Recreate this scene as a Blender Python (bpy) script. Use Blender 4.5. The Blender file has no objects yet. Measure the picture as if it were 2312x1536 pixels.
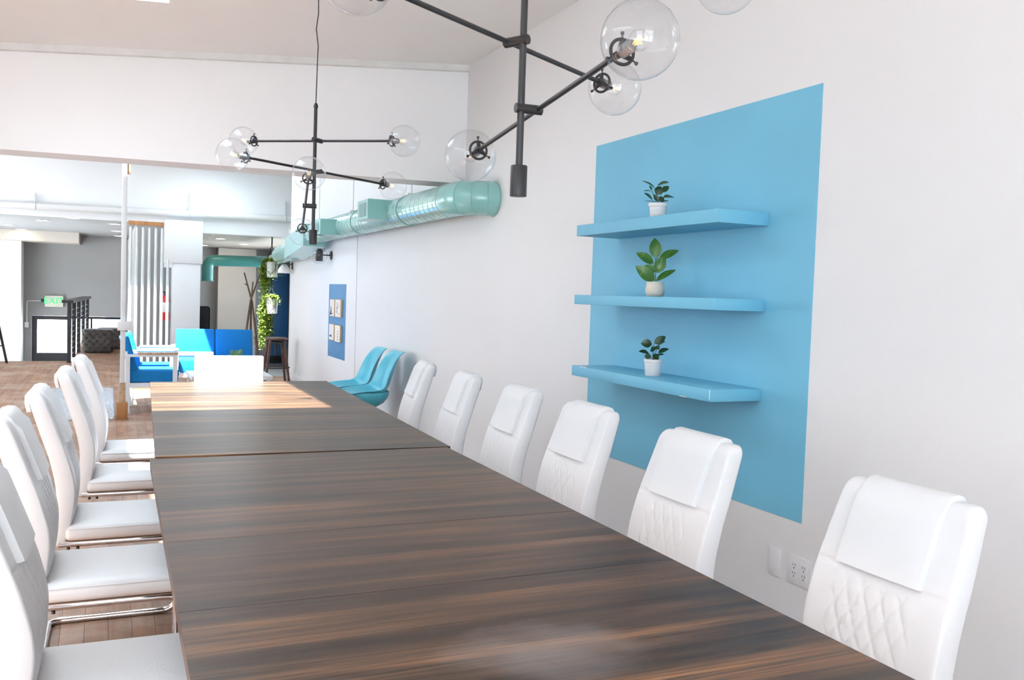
import bpy, bmesh, math, random
from mathutils import Vector, Matrix, Quaternion
random.seed(7)
PI = math.pi
S = bpy.context.scene
COL = S.collection

# ------------------------------------------------------------------ camera
EYE = 1.33
cam_d = bpy.data.cameras.new('camera')
cam_d.sensor_fit = 'HORIZONTAL'; cam_d.sensor_width = 36.0; cam_d.lens = 31.2263
cam_d.clip_start = 0.02; cam_d.clip_end = 300
cam = bpy.data.objects.new('camera', cam_d); COL.objects.link(cam)
_r = Vector((0.9093, -0.4148, 0.0331)); _f = Vector((0.4160, 0.9080, -0.0488)).normalized()
_r = (_r - _f * _r.dot(_f)).normalized(); _u = _r.cross(_f)
cam.matrix_world = Matrix(((_r.x, _u.x, -_f.x, 0), (_r.y, _u.y, -_f.y, 0), (_r.z, _u.z, -_f.z, EYE), (0, 0, 0, 1)))
S.camera = cam
IMG_R = _r; IMG_U = _u; IMG_F = _f

# ------------------------------------------------------------------ world, sun, daylight openings
SKY_STRENGTH = 7.0
SUN_STRENGTH = 42.0
EXPOSURE = 0.3
w = bpy.data.worlds.new('sky'); S.world = w; w.use_nodes = True
bg = w.node_tree.nodes['Background']
bg.inputs['Color'].default_value = (0.80, 0.915, 1.0, 1); bg.inputs['Strength'].default_value = SKY_STRENGTH
sun_d = bpy.data.lights.new('sun', 'SUN'); sun_d.energy = SUN_STRENGTH; sun_d.angle = math.radians(0.8); sun_d.color = (0.90, 0.965, 1.0)
sun = bpy.data.objects.new('sun', sun_d); COL.objects.link(sun)
SUN_DIR = Vector((0.326, 0.30, -1.0)).normalized()
sun.rotation_euler = SUN_DIR.to_track_quat('-Z', 'Y').to_euler()
sun.location = (-3, -6, 9)

SK1 = (-0.75, 0.305, 3.58, 5.44)      # skylight over the table: x0 x1 y0 y1
SK2 = (-0.85, 0.29, 9.1, 11.58)   # skylight in the bay behind the header
FILL_SK3 = (-2.65, -1.45, -0.6, 2.9)    # unseen skylight left of the camera, added to brighten the near room
FILL_SK4 = (1.2, 2.1, 13.4, 15.5)       # small skylight added at the back of the bay to brighten the far header
LWX = -3.2
def wtop(a): return 2.5 if a < 6 else (2.6 if a < 16 else 2.1)
FILL_LWIN = [(7.3, 9.7), (12.8, 15.0), (17.2, 21.2)]  # unseen windows, sized to light the bay; farthest added to brighten the back room

vs = S.view_settings
vs.view_transform = 'Standard'; vs.look = 'None'; vs.exposure = EXPOSURE; vs.gamma = 1.0; vs.use_curve_mapping = False
S.cycles.use_denoising = True
S.cycles.max_bounces = 8; S.cycles.diffuse_bounces = 4; S.cycles.glossy_bounces = 4; S.cycles.transparent_max_bounces = 16
S.cycles.use_adaptive_sampling = True; S.cycles.adaptive_threshold = 0.05
S.cycles.caustics_reflective = False; S.cycles.caustics_refractive = False
S.cycles.sample_clamp_indirect = 8.0

# ------------------------------------------------------------------ materials
MATS = {}
def nt(m): return m.node_tree.nodes, m.node_tree.links
def mat(name, col, rough=0.5, metal=0.0, spec=0.5, var=0.0, vscale=6.0, bump=0.0, bscale=60.0, coat=0.0, emit=None, estr=0.0, stretch=None, sheen=0.0):
    m = bpy.data.materials.new(name); m.use_nodes = True
    n, l = nt(m); b = n['Principled BSDF']
    b.inputs['Base Color'].default_value = (*col, 1); b.inputs['Roughness'].default_value = rough
    b.inputs['Metallic'].default_value = metal; b.inputs['Specular IOR Level'].default_value = spec
    b.inputs['Coat Weight'].default_value = coat; b.inputs['Sheen Weight'].default_value = sheen
    tc = n.new('ShaderNodeTexCoord'); mp = n.new('ShaderNodeMapping'); l.new(tc.outputs['Object'], mp.inputs['Vector'])
    if stretch: mp.inputs['Scale'].default_value = stretch
    if var >= 0:
        t = n.new('ShaderNodeTexNoise'); t.inputs['Scale'].default_value = vscale; t.inputs['Detail'].default_value = 4
        l.new(mp.outputs['Vector'], t.inputs['Vector'])
        r = n.new('ShaderNodeValToRGB'); e = r.color_ramp.elements
        e[0].position = 0.3; e[1].position = 0.7
        e[0].color = (*[max(0, c * (1 - var)) for c in col], 1); e[1].color = (*[min(1, c * (1 + var)) for c in col], 1)
        l.new(t.outputs['Fac'], r.inputs['Fac']); l.new(r.outputs['Color'], b.inputs['Base Color'])
    if bump > 0:
        t2 = n.new('ShaderNodeTexNoise'); t2.inputs['Scale'].default_value = bscale; t2.inputs['Detail'].default_value = 3
        l.new(mp.outputs['Vector'], t2.inputs['Vector'])
        bu = n.new('ShaderNodeBump'); bu.inputs['Strength'].default_value = bump; bu.inputs['Distance'].default_value = 0.004
        l.new(t2.outputs['Fac'], bu.inputs['Height']); l.new(bu.outputs['Normal'], b.inputs['Normal'])
    if emit:
        b.inputs['Emission Color'].default_value = (*emit, 1); b.inputs['Emission Strength'].default_value = estr
    MATS[name] = m
    return m

mat('wall_paint', (0.79, 0.79, 0.795), 0.55, spec=0.3, var=0.012, vscale=1.5, bump=0.08, bscale=120)
mat('ceiling_paint', (0.89, 0.885, 0.88), 0.7, spec=0.2, var=0.02, vscale=1.0, bump=0.08, bscale=80)
mat('header_paint', (0.88, 0.885, 0.895), 0.6, spec=0.3, var=0.015, vscale=1.2, bump=0.05, bscale=90)
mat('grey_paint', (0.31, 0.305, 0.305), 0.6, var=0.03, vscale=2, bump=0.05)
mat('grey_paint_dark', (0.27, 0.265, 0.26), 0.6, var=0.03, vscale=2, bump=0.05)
mat('taupe_paint', (0.58, 0.52, 0.46), 0.6, var=0.03, vscale=2)
mat('violet_grey_paint', (0.22, 0.22, 0.27), 0.5, var=0.1, vscale=9)
mat('trim_paint', (0.72, 0.72, 0.71), 0.5, var=0.05, vscale=8, bump=0.1, bscale=30)
mat('sky_blue_paint', (0.18, 0.51, 0.70), 0.5, spec=0.35, var=0.035, vscale=2.2, bump=0.06, bscale=110)
mat('navy_paint', (0.06, 0.235, 0.45), 0.5, var=0.05, vscale=6)
mat('door_blue_paint', (0.03, 0.15, 0.38), 0.45, var=0.08, vscale=3)
mat('teal_metal', (0.27, 0.56, 0.53), 0.24, spec=0.6, var=0.03, vscale=3, coat=0.3)
mat('teal_metal_shine', (0.42, 0.66, 0.62), 0.2, spec=0.7, var=0.04, vscale=8, metal=0.35)
mat('teal_metal_shaded', (0.05, 0.22, 0.21), 0.35, var=0.05, vscale=3)  # darker copy of the duct metal, back room's shade put into the colour
mat('grille_dark', (0.20, 0.34, 0.33), 0.6, var=0.1, vscale=60)
mat('white_leather', (0.70, 0.705, 0.715), 0.42, spec=0.4, var=0.01, vscale=8, bump=0.12, bscale=260)
mat('cream_leather', (0.86, 0.84, 0.81), 0.42, spec=0.4, var=0.01, vscale=8, bump=0.12, bscale=260)
mat('chrome', (0.78, 0.77, 0.79), 0.08, metal=1.0, var=0.03, vscale=5)
mat('black_metal', (0.018, 0.019, 0.022), 0.38, spec=0.45, var=0.1, vscale=20)
mat('socket_metal', (0.30, 0.30, 0.31), 0.35, metal=0.6, var=0.05)
mat('dark_bolt', (0.05, 0.05, 0.055), 0.35, metal=0.6, var=0.1, vscale=40)
mat('teal_plastic', (0.085, 0.50, 0.65), 0.3, spec=0.5, var=0.02, vscale=4)
mat('blue_fabric', (0.012, 0.20, 0.50), 0.75, spec=0.2, var=0.06, vscale=40, bump=0.2, bscale=400)
mat('white_metal', (0.80, 0.80, 0.81), 0.4, var=0.02, vscale=10)
mat('white_plastic', (0.80, 0.80, 0.82), 0.35, var=0.01, vscale=10)
mat('slot_dark', (0.04, 0.04, 0.045), 0.6, var=0.05)
mat('galvanised', (0.63, 0.66, 0.64), 0.3, metal=0.55, var=0.06, vscale=9)
mat('pot_white', (0.76, 0.74, 0.73), 0.6, var=0.03, vscale=30, bump=0.1, bscale=120)
mat('pot_cream', (0.66, 0.60, 0.50), 0.45, var=0.03, vscale=20)
mat('soil', (0.035, 0.022, 0.014), 0.95, var=0.4, vscale=60, bump=0.5, bscale=90)
mat('black_fabric', (0.012, 0.012, 0.014), 0.9, spec=0.1, var=0.2, vscale=60)
mat('rope_black', (0.02, 0.022, 0.022), 0.8, var=0.2, vscale=100)
mat('rug_wool', (0.52, 0.52, 0.53), 0.95, spec=0.1, var=0.10, vscale=22, bump=0.4, bscale=90)
mat('ottoman_velvet', (0.085, 0.075, 0.072), 0.8, spec=0.2, var=0.2, vscale=12, sheen=0.3)
mat('red_enamel', (0.75, 0.03, 0.03), 0.3, var=0.04)
mat('plain_white', (0.85, 0.85, 0.85), 0.5, var=0.02)
mat('exit_housing', (0.68, 0.66, 0.56), 0.5, var=0.03)
mat('exit_green', (0.05, 0.65, 0.22), 0.5, var=0.0, emit=(0.02, 0.7, 0.2), estr=0.5)
mat('lamp_lens', (1, 0.95, 0.85), 0.5, var=0.0, emit=(1.0, 0.86, 0.64), estr=40.0)
mat('lamp_ring', (0.85, 0.85, 0.83), 0.4, var=0.01)
mat('filament', (0.8, 0.45, 0.1), 0.4, var=0.0, emit=(1.0, 0.62, 0.22), estr=1.1)
mat('opal_glass', (0.85, 0.82, 0.80), 0.25, var=0.01)
mat('brass_dark', (0.12, 0.09, 0.06), 0.35, metal=0.6, var=0.1)
mat('sage_leaf', (0.12, 0.26, 0.12), 0.6, var=0.2, vscale=30)
mat('pavement', (0.58, 0.575, 0.57), 0.9, var=0.08, vscale=0.6)
mat('pink_stucco', (0.72, 0.56, 0.51), 0.9, var=0.04, vscale=1)
mat('facade_window', (0.16, 0.20, 0.26), 0.15, var=0.1)
mat('ink', (0.06, 0.07, 0.09), 0.8, var=0.1)
mat('ink_blue', (0.10, 0.18, 0.30), 0.8, var=0.1)
mat('paper', (0.80, 0.74, 0.66), 0.8, var=0.03, vscale=20)
mat('bark_twig', (0.13, 0.085, 0.06), 0.85, var=0.3, vscale=25, bump=0.4)

for _m in ('filament', 'exit_green'): MATS[_m].cycles.emission_sampling = 'NONE'
def wood(name, dark, light, rough=0.45, stretch=(1.5, 22, 22), contrast=(0.35, 0.68), bump=0.1, coat=0.0):
    m = bpy.data.materials.new(name); m.use_nodes = True; n, l = nt(m); b = n['Principled BSDF']
    tc = n.new('ShaderNodeTexCoord'); oi = n.new('ShaderNodeObjectInfo')
    ad = n.new('ShaderNodeVectorMath'); ad.operation = 'ADD'
    sc = n.new('ShaderNodeVectorMath'); sc.operation = 'SCALE'; sc.inputs[0].default_value = (13.1, 7.7, 3.3)
    l.new(oi.outputs['Random'], sc.inputs['Scale']); l.new(tc.outputs['Object'], ad.inputs[0]); l.new(sc.outputs[0], ad.inputs[1])
    mp = n.new('ShaderNodeMapping'); mp.inputs['Scale'].default_value = stretch; l.new(ad.outputs[0], mp.inputs['Vector'])
    t = n.new('ShaderNodeTexNoise'); t.inputs['Scale'].default_value = 1.0; t.inputs['Detail'].default_value = 7; t.inputs['Roughness'].default_value = 0.62
    t.inputs['Distortion'].default_value = 0.25
    l.new(mp.outputs[0], t.inputs['Vector'])
    r = n.new('ShaderNodeValToRGB'); e = r.color_ramp.elements; e[0].position, e[1].position = contrast
    e[0].color = (*dark, 1); e[1].color = (*light, 1)
    l.new(t.outputs['Fac'], r.inputs['Fac']); l.new(r.outputs['Color'], b.inputs['Base Color'])
    b.inputs['Roughness'].default_value = rough; b.inputs['Coat Weight'].default_value = coat; b.inputs['Coat Roughness'].default_value = 0.25
    bu = n.new('ShaderNodeBump'); bu.inputs['Strength'].default_value = bump; bu.inputs['Distance'].default_value = 0.002
    l.new(t.outputs['Fac'], bu.inputs['Height']); l.new(bu.outputs['Normal'], b.inputs['Normal'])
    MATS[name] = m
    return m, n, l, b, r
wood('pale_wood', (0.42, 0.27, 0.16), (0.62, 0.44, 0.29), 0.55, (20, 2, 20))
wood('orange_wood', (0.36, 0.15, 0.05), (0.50, 0.24, 0.09), 0.5, (20, 20, 2))
wood('walnut_leg', (0.05, 0.02, 0.012), (0.14, 0.05, 0.025), 0.4, (20, 20, 2))
wood('stool_wood', (0.06, 0.028, 0.02), (0.16, 0.07, 0.05), 0.45, (3, 20, 20))
wood('block_wood', (0.62, 0.42, 0.22), (0.78, 0.58, 0.36), 0.6, (20, 20, 2))

# table top: dark stained acacia, grain across the table, streaky, satin
def table_wood(name, worn):
    m, n, l, b, r = wood(name, (0.038, 0.021, 0.012), (0.200, 0.110, 0.052), 0.36, (0.9, 17, 17), (0.34, 0.70), 0.35)
    e = r.color_ramp.elements.new(0.52); e.color = (0.088, 0.050, 0.028, 1)
    tc = n.new('ShaderNodeTexCoord'); mp = n.new('ShaderNodeMapping'); mp.inputs['Scale'].default_value = (0.7, 9, 9)
    l.new(tc.outputs['Object'], mp.inputs['Vector'])
    t = n.new('ShaderNodeTexNoise'); t.inputs['Scale'].default_value = 1.3; t.inputs['Detail'].default_value = 5; l.new(mp.outputs[0], t.inputs['Vector'])
    r2 = n.new('ShaderNodeValToRGB'); q = r2.color_ramp.elements
    q[0].position = 0.36; q[0].color = (0.50, 0.485, 0.49, 1); q[1].position = 0.66; q[1].color = (1.5, 1.30, 1.10, 1)
    l.new(t.outputs['Fac'], r2.inputs['Fac'])
    mx = n.new('ShaderNodeMix'); mx.data_type = 'RGBA'; mx.blend_type = 'MULTIPLY'; mx.inputs['Factor'].default_value = 1.0
    l.new(r.outputs['Color'], mx.inputs['A']); l.new(r2.outputs['Color'], mx.inputs['B'])
    # fine pores
    mp2 = n.new('ShaderNodeMapping'); mp2.inputs['Scale'].default_value = (3.5, 150, 150); l.new(tc.outputs['Object'], mp2.inputs['Vector'])
    t2 = n.new('ShaderNodeTexNoise'); t2.inputs['Scale'].default_value = 1.0; t2.inputs['Detail'].default_value = 3; l.new(mp2.outputs[0], t2.inputs['Vector'])
    r3 = n.new('ShaderNodeValToRGB'); q = r3.color_ramp.elements; q[0].position = 0.36; q[0].color = (0.42, 0.42, 0.44, 1); q[1].position = 0.58; q[1].color = (1.15, 1.13, 1.1, 1)
    l.new(t2.outputs['Fac'], r3.inputs['Fac'])
    mx2 = n.new('ShaderNodeMix'); mx2.data_type = 'RGBA'; mx2.blend_type = 'MULTIPLY'; mx2.inputs['Factor'].default_value = 1.0
    l.new(mx.outputs['Result'], mx2.inputs['A']); l.new(r3.outputs['Color'], mx2.inputs['B'])
    out = mx2.outputs['Result']
    if worn:   # worn patch in the finish, wall reflection in it painted as whitish colour
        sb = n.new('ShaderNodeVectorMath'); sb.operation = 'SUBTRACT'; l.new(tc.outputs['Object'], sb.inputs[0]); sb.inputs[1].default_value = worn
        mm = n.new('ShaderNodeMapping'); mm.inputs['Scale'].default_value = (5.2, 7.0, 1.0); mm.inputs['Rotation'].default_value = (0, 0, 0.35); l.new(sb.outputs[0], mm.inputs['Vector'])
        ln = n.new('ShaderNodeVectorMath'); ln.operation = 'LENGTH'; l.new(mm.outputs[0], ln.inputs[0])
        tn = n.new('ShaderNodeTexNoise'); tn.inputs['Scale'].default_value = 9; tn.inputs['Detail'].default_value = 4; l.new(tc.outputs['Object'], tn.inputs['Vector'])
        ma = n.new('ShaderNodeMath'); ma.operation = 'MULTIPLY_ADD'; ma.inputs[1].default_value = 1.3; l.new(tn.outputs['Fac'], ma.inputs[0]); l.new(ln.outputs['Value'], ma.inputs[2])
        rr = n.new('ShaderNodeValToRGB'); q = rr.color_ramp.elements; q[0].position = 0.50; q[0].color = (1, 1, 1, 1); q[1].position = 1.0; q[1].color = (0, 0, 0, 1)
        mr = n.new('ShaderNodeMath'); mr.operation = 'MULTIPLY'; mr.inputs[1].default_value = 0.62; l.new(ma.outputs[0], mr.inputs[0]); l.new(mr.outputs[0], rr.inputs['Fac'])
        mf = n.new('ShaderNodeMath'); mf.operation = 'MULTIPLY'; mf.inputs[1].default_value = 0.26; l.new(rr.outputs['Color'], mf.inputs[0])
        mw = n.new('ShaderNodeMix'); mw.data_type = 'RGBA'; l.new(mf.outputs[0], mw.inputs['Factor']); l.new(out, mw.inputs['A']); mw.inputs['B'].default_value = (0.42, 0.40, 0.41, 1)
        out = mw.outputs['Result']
    l.new(out, b.inputs['Base Color']); b.inputs['Specular IOR Level'].default_value = 0.38
    rg = n.new('ShaderNodeMapRange'); rg.inputs['To Min'].default_value = 0.28; rg.inputs['To Max'].default_value = 0.44
    l.new(t2.outputs['Fac'], rg.inputs['Value']); l.new(rg.outputs[0], b.inputs['Roughness'])
table_wood('table_wood', None)
table_wood('table_wood_worn_sheen', (0.02, 0.12, 0.0))

# floor: worn reddish strip flooring
def floor_wood(name, strips):
    m, n, l, b, r = wood(name, (0.22, 0.098, 0.050), (0.40, 0.21, 0.122), 0.42, (26, 1.4, 10), (0.3, 0.72), 0.12)
    oi = n.new('ShaderNodeObjectInfo'); tc = n.new('ShaderNodeTexCoord')
    out = r.outputs['Color']
    if strips:   # far away the boards are only a pattern
        bt = n.new('ShaderNodeTexBrick'); bt.offset = 0.5; bt.inputs['Scale'].default_value = 1.0; bt.inputs['Mortar Size'].default_value = 0.003
        bt.inputs['Brick Width'].default_value = 1.5; bt.inputs['Row Height'].default_value = 0.083
        bt.inputs['Color1'].default_value = (0.85, 0.85, 0.85, 1); bt.inputs['Color2'].default_value = (1.12, 1.12, 1.12, 1); bt.inputs['Mortar'].default_value = (0.45, 0.42, 0.4, 1)
        mp = n.new('ShaderNodeMapping'); mp.inputs['Rotation'].default_value = (0, 0, PI/2); l.new(tc.outputs['Object'], mp.inputs['Vector']); l.new(mp.outputs[0], bt.inputs['Vector'])
        mx = n.new('ShaderNodeMix'); mx.data_type = 'RGBA'; mx.blend_type = 'MULTIPLY'; mx.inputs['Factor'].default_value = 1.0
        l.new(out, mx.inputs['A']); l.new(bt.outputs['Color'], mx.inputs['B']); out = mx.outputs['Result']
    else:
        mr = n.new('ShaderNodeMapRange'); mr.inputs['To Min'].default_value = 0.82; mr.inputs['To Max'].default_value = 1.2; l.new(oi.outputs['Random'], mr.inputs['Value'])
        mx = n.new('ShaderNodeVectorMath'); mx.operation = 'SCALE'; l.new(out, mx.inputs[0]); l.new(mr.outputs[0], mx.inputs['Scale']); out = mx.outputs[0]
    # scuffed pale wear
    ge = n.new('ShaderNodeNewGeometry')
    t = n.new('ShaderNodeTexNoise'); t.inputs['Scale'].default_value = 1.7; t.inputs['Detail'].default_value = 9; t.inputs['Roughness'].default_value = 0.7; l.new(ge.outputs['Position'], t.inputs['Vector'])
    rr = n.new('ShaderNodeValToRGB'); q = rr.color_ramp.elements; q[0].position = 0.47; q[0].color = (0, 0, 0, 1); q[1].position = 0.66; q[1].color = (0.65, 0.65, 0.65, 1)
    l.new(t.outputs['Fac'], rr.inputs['Fac'])
    mw = n.new('ShaderNodeMix'); mw.data_type = 'RGBA'; l.new(rr.outputs['Color'], mw.inputs['Factor']); l.new(out, mw.inputs['A']); mw.inputs['B'].default_value = (0.50, 0.39, 0.31, 1)
    l.new(mw.outputs['Result'], b.inputs['Base Color'])
floor_wood('floor_board', False)
floor_wood('floor_far', True)
MATS['floor_far'].node_tree.nodes['Principled BSDF'].inputs['Roughness'].default_value = 0.55

def leaf_mat(name, c1, c2, rough=0.35):
    m = mat(name, c1, rough, var=-1); n, l = nt(m); b = n['Principled BSDF']
    tc = n.new('ShaderNodeTexCoord'); sp = n.new('ShaderNodeSeparateXYZ'); l.new(tc.outputs['Generated'], sp.inputs[0])
    ab = n.new('ShaderNodeMath'); ab.operation = 'SUBTRACT'; ab.inputs[1].default_value = 0.5; l.new(sp.outputs['Y'], ab.inputs[0])
    a2 = n.new('ShaderNodeMath'); a2.operation = 'ABSOLUTE'; l.new(ab.outputs[0], a2.inputs[0])
    r = n.new('ShaderNodeValToRGB'); q = r.color_ramp.elements; q[0].position = 0.0; q[0].color = (*c2, 1); q[1].position = 0.035; q[1].color = (*c1, 1)
    l.new(a2.outputs[0], r.inputs['Fac']); l.new(r.outputs['Color'], b.inputs['Base Color'])
leaf_mat('leaf_green', (0.055, 0.17, 0.022), (0.16, 0.30, 0.06))
leaf_mat('leaf_dark', (0.012, 0.055, 0.022), (0.03, 0.10, 0.03))
mat('stem_brown', (0.11, 0.085, 0.05), 0.6, var=0.2, vscale=40)
mat('stem_green', (0.16, 0.19, 0.09), 0.6, var=0.2, vscale=40)
mat('trailing_leaf', (0.30, 0.40, 0.055), 0.55, var=0.45, vscale=9)

def thin_glass(name, tint=(0.98, 0.99, 1.0), gain=1.0):
    m = bpy.data.materials.new(name); m.use_nodes = True; n, l = nt(m); n.remove(n['Principled BSDF'])
    o = n['Material Output']; tr = n.new('ShaderNodeBsdfTransparent'); tr.inputs['Color'].default_value = (*tint, 1)
    gl = n.new('ShaderNodeBsdfGlossy'); gl.inputs['Roughness'].default_value = 0.02
    # Schlick reflectance of a thin pane, the same from both sides
    lw = n.new('ShaderNodeLayerWeight'); lw.inputs['Blend'].default_value = 0.5
    pw = n.new('ShaderNodeMath'); pw.operation = 'POWER'; pw.inputs[1].default_value = 5.0; l.new(lw.outputs['Facing'], pw.inputs[0])
    mu = n.new('ShaderNodeMath'); mu.operation = 'MULTIPLY_ADD'; mu.inputs[1].default_value = 0.9 * gain; mu.inputs[2].default_value = 0.05 * gain; l.new(pw.outputs[0], mu.inputs[0])
    mx = n.new('ShaderNodeMixShader'); l.new(mu.outputs[0], mx.inputs[0]); l.new(tr.outputs[0], mx.inputs[1]); l.new(gl.outputs[0], mx.inputs[2])
    l.new(mx.outputs[0], o.inputs['Surface']); MATS[name] = m
thin_glass('clear_glass'); thin_glass('window_glass')
MATS['clear_glass'].node_tree.nodes['Transparent BSDF'].inputs['Color'].default_value = (0.972, 0.978, 0.985, 1)

# ------------------------------------------------------------------ mesh helpers
def finish(name, bm, m, parent=None, smooth=None, loc=None, kind=None):
    bmesh.ops.recalc_face_normals(bm, faces=bm.faces)
    me = bpy.data.meshes.new(name); bm.to_mesh(me); bm.free()
    if smooth is not None:
        me.shade_smooth()
        if smooth < 180: me.set_sharp_from_angle(angle=math.radians(smooth))
    me.materials.append(MATS[m])
    o = bpy.data.objects.new(name, me); COL.objects.link(o)
    if parent: o.parent = parent
    if loc is not None: o.location = loc
    if kind: o['kind'] = kind
    return o
def inst(o, parent=None, loc=None, rot=None, name=None):
    c = o.copy(); COL.objects.link(c)
    if name: c.name = name
    c.parent = parent if parent else None
    if loc is not None: c.location = loc
    if rot is not None: c.rotation_euler = rot
    return c
def copy_tree(o, parent=None):
    c = o.copy(); COL.objects.link(c); c.parent = parent
    for ch in o.children: copy_tree(ch, c)
    return c
def tag(o, label, cat, group=None):
    o['label'] = label; o['category'] = cat
    if group: o['group'] = group
    return o
def thing(name, label, cat, loc=(0, 0, 0), rz=0.0, group=None):
    o = bpy.data.objects.new(name, None); COL.objects.link(o); o.empty_display_size = 0.1
    o.location = loc; o.rotation_euler = (0, 0, rz)
    return tag(o, label, cat, group)
def struct(o): o['kind'] = 'structure'; return o

def box(bm, a, b, bev=0.0, seg=2):
    x0, y0, z0 = a; x1, y1, z1 = b
    v = [bm.verts.new(p) for p in ((x0, y0, z0), (x1, y0, z0), (x1, y1, z0), (x0, y1, z0), (x0, y0, z1), (x1, y0, z1), (x1, y1, z1), (x0, y1, z1))]
    fs = [bm.faces.new([v[i] for i in f]) for f in ((0, 3, 2, 1), (4, 5, 6, 7), (0, 1, 5, 4), (1, 2, 6, 5), (2, 3, 7, 6), (3, 0, 4, 7))]
    if bev > 0:
        es = list({e for f in fs for e in f.edges})
        bmesh.ops.bevel(bm, geom=es, offset=bev, segments=seg, affect='EDGES', profile=0.5)
def prism(bm, pts, z0, z1):
    lo = [bm.verts.new((p[0], p[1], z0 if not callable(z0) else z0(*p))) for p in pts]; hi = [bm.verts.new((p[0], p[1], z1 if not callable(z1) else z1(*p))) for p in pts]
    bm.faces.new(lo[::-1]); bm.faces.new(hi); k = len(pts)
    for i in range(k): bm.faces.new((lo[i], lo[(i+1) % k], hi[(i+1) % k], hi[i]))
def frame_of(t):
    t = t.normalized(); a = Vector((0, 0, 1)) if abs(t.z) < 0.9 else Vector((1, 0, 0))
    u = t.cross(a).normalized(); return u, t.cross(u).normalized()
def tube(bm, pts, r, seg=8, closed=False, cap=True, flat=1.0):
    pts = [Vector(p) for p in pts]; k = len(pts)
    rr = r if isinstance(r, (list, tuple)) else [r] * k
    rings = []; u = None
    for i in range(k):
        if closed: t = (pts[(i+1) % k] - pts[i-1])
        else: t = pts[min(i+1, k-1)] - pts[max(i-1, 0)]
        t = t.normalized()
        if u is None: u, v = frame_of(t)
        else:
            u = (u - t * u.dot(t)).normalized(); v = t.cross(u)
        rings.append([bm.verts.new(pts[i] + (u * math.cos(2*PI*j/seg) + v * math.sin(2*PI*j/seg) * flat) * rr[i]) for j in range(seg)])
    n = k if closed else k - 1
    for i in range(n):
        A, B = rings[i], rings[(i+1) % k]
        for j in range(seg): bm.faces.new((A[j], A[(j+1) % seg], B[(j+1) % seg], B[j]))
    if cap and not closed: bm.faces.new(rings[0][::-1]); bm.faces.new(rings[-1])
def fillet(pts, rad, n=6):
    pts = [Vector(p) for p in pts]; out = [pts[0]]
    for i in range(1, len(pts)-1):
        a, b, c = pts[i-1], pts[i], pts[i+1]; d1 = (a-b).normalized(); d2 = (c-b).normalized()
        rd = min(rad, (a-b).length*0.49, (c-b).length*0.49); p0 = b + d1*rd; p1 = b + d2*rd
        for k in range(n+1):
            t = k/n; out.append((1-t)**2*p0 + 2*t*(1-t)*b + t*t*p1)
    out.append(pts[-1]); return out
def lathe(bm, prof, seg=24, origin=(0, 0, 0), axis=None):
    ox, oy, oz = origin; rings = []
    M = None
    if axis is not None: M = Vector((0, 0, 1)).rotation_difference(Vector(axis)).to_matrix()
    def P(x, y, z):
        p = Vector((x, y, z))
        if M: p = M @ p
        return p + Vector(origin)
    for (r, z) in prof:
        if r < 1e-6: rings.append([bm.verts.new(P(0, 0, z))])
        else: rings.append([bm.verts.new(P(r*math.cos(2*PI*j/seg), r*math.sin(2*PI*j/seg), z)) for j in range(seg)])
    for A, B in zip(rings, rings[1:]):
        for j in range(seg):
            a0, a1 = A[j % len(A)], A[(j+1) % len(A)]; b0, b1 = B[j % len(B)], B[(j+1) % len(B)]
            q = [a0, a1, b1, b0]; q2 = []
            for v in q:
                if v not in q2: q2.append(v)
            if len(q2) >= 3: bm.faces.new(q2)
    if len(rings[0]) > 1: bm.faces.new(rings[0][::-1])
    if len(rings[-1]) > 1: bm.faces.new(rings[-1])
def cyl(bm, p0, p1, r, seg=12): tube(bm, [p0, p1], r, seg)
def sphere(bm, c, r, u=24, v=14):
    lathe(bm, [(r*math.sin(PI*i/v) if 0 < i < v else 0, -r*math.cos(PI*i/v)) for i in range(v+1)], u, c)
def torus(bm, c, R, r, axis=(0, 0, 1), n=28, seg=8):
    a = Vector(axis).normalized(); u, v = frame_of(a)
    tube(bm, [Vector(c) + (u*math.cos(2*PI*i/n) + v*math.sin(2*PI*i/n))*R for i in range(n)], r, seg, closed=True)
def slab(bm, xs, ys, z0, z1, holes=()):
    """horizontal slab on a grid of cuts with rectangular cells left open"""
    def Z(f, x, y): return f(x, y) if callable(f) else f
    cells = {(i, j) for i in range(len(xs)-1) for j in range(len(ys)-1)} - set(holes)
    V = {}
    def vert(i, j, s):
        if (i, j, s) not in V: V[(i, j, s)] = bm.verts.new((xs[i], ys[j], Z(z1 if s else z0, xs[i], ys[j])))
        return V[(i, j, s)]
    for (i, j) in cells:
        bm.faces.new([vert(i, j, 1), vert(i+1, j, 1), vert(i+1, j+1, 1), vert(i, j+1, 1)])
        bm.faces.new([vert(i, j, 0), vert(i, j+1, 0), vert(i+1, j+1, 0), vert(i+1, j, 0)])
        for (di, dj, a, b) in ((0, -1, (i, j), (i+1, j)), (1, 0, (i+1, j), (i+1, j+1)), (0, 1, (i+1, j+1), (i, j+1)), (-1, 0, (i, j+1), (i, j))):
            if (i+di, j+dj) not in cells:
                bm.faces.new([vert(*a, 0), vert(*b, 0), vert(*b, 1), vert(*a, 1)])
def one_box(name, a, b, m, parent=None, bev=0.0, smooth=None):
    bm = bmesh.new(); box(bm, a, b, bev); return finish(name, bm, m, parent, smooth if smooth is not None else (35 if bev else None))

# ------------------------------------------------------------------ structure
XW = 2.48
FHY = 16.0                       # far header
def hy(x): return 6.367 + (XW - x) * 0.102      # near header, front face in plan
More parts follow.
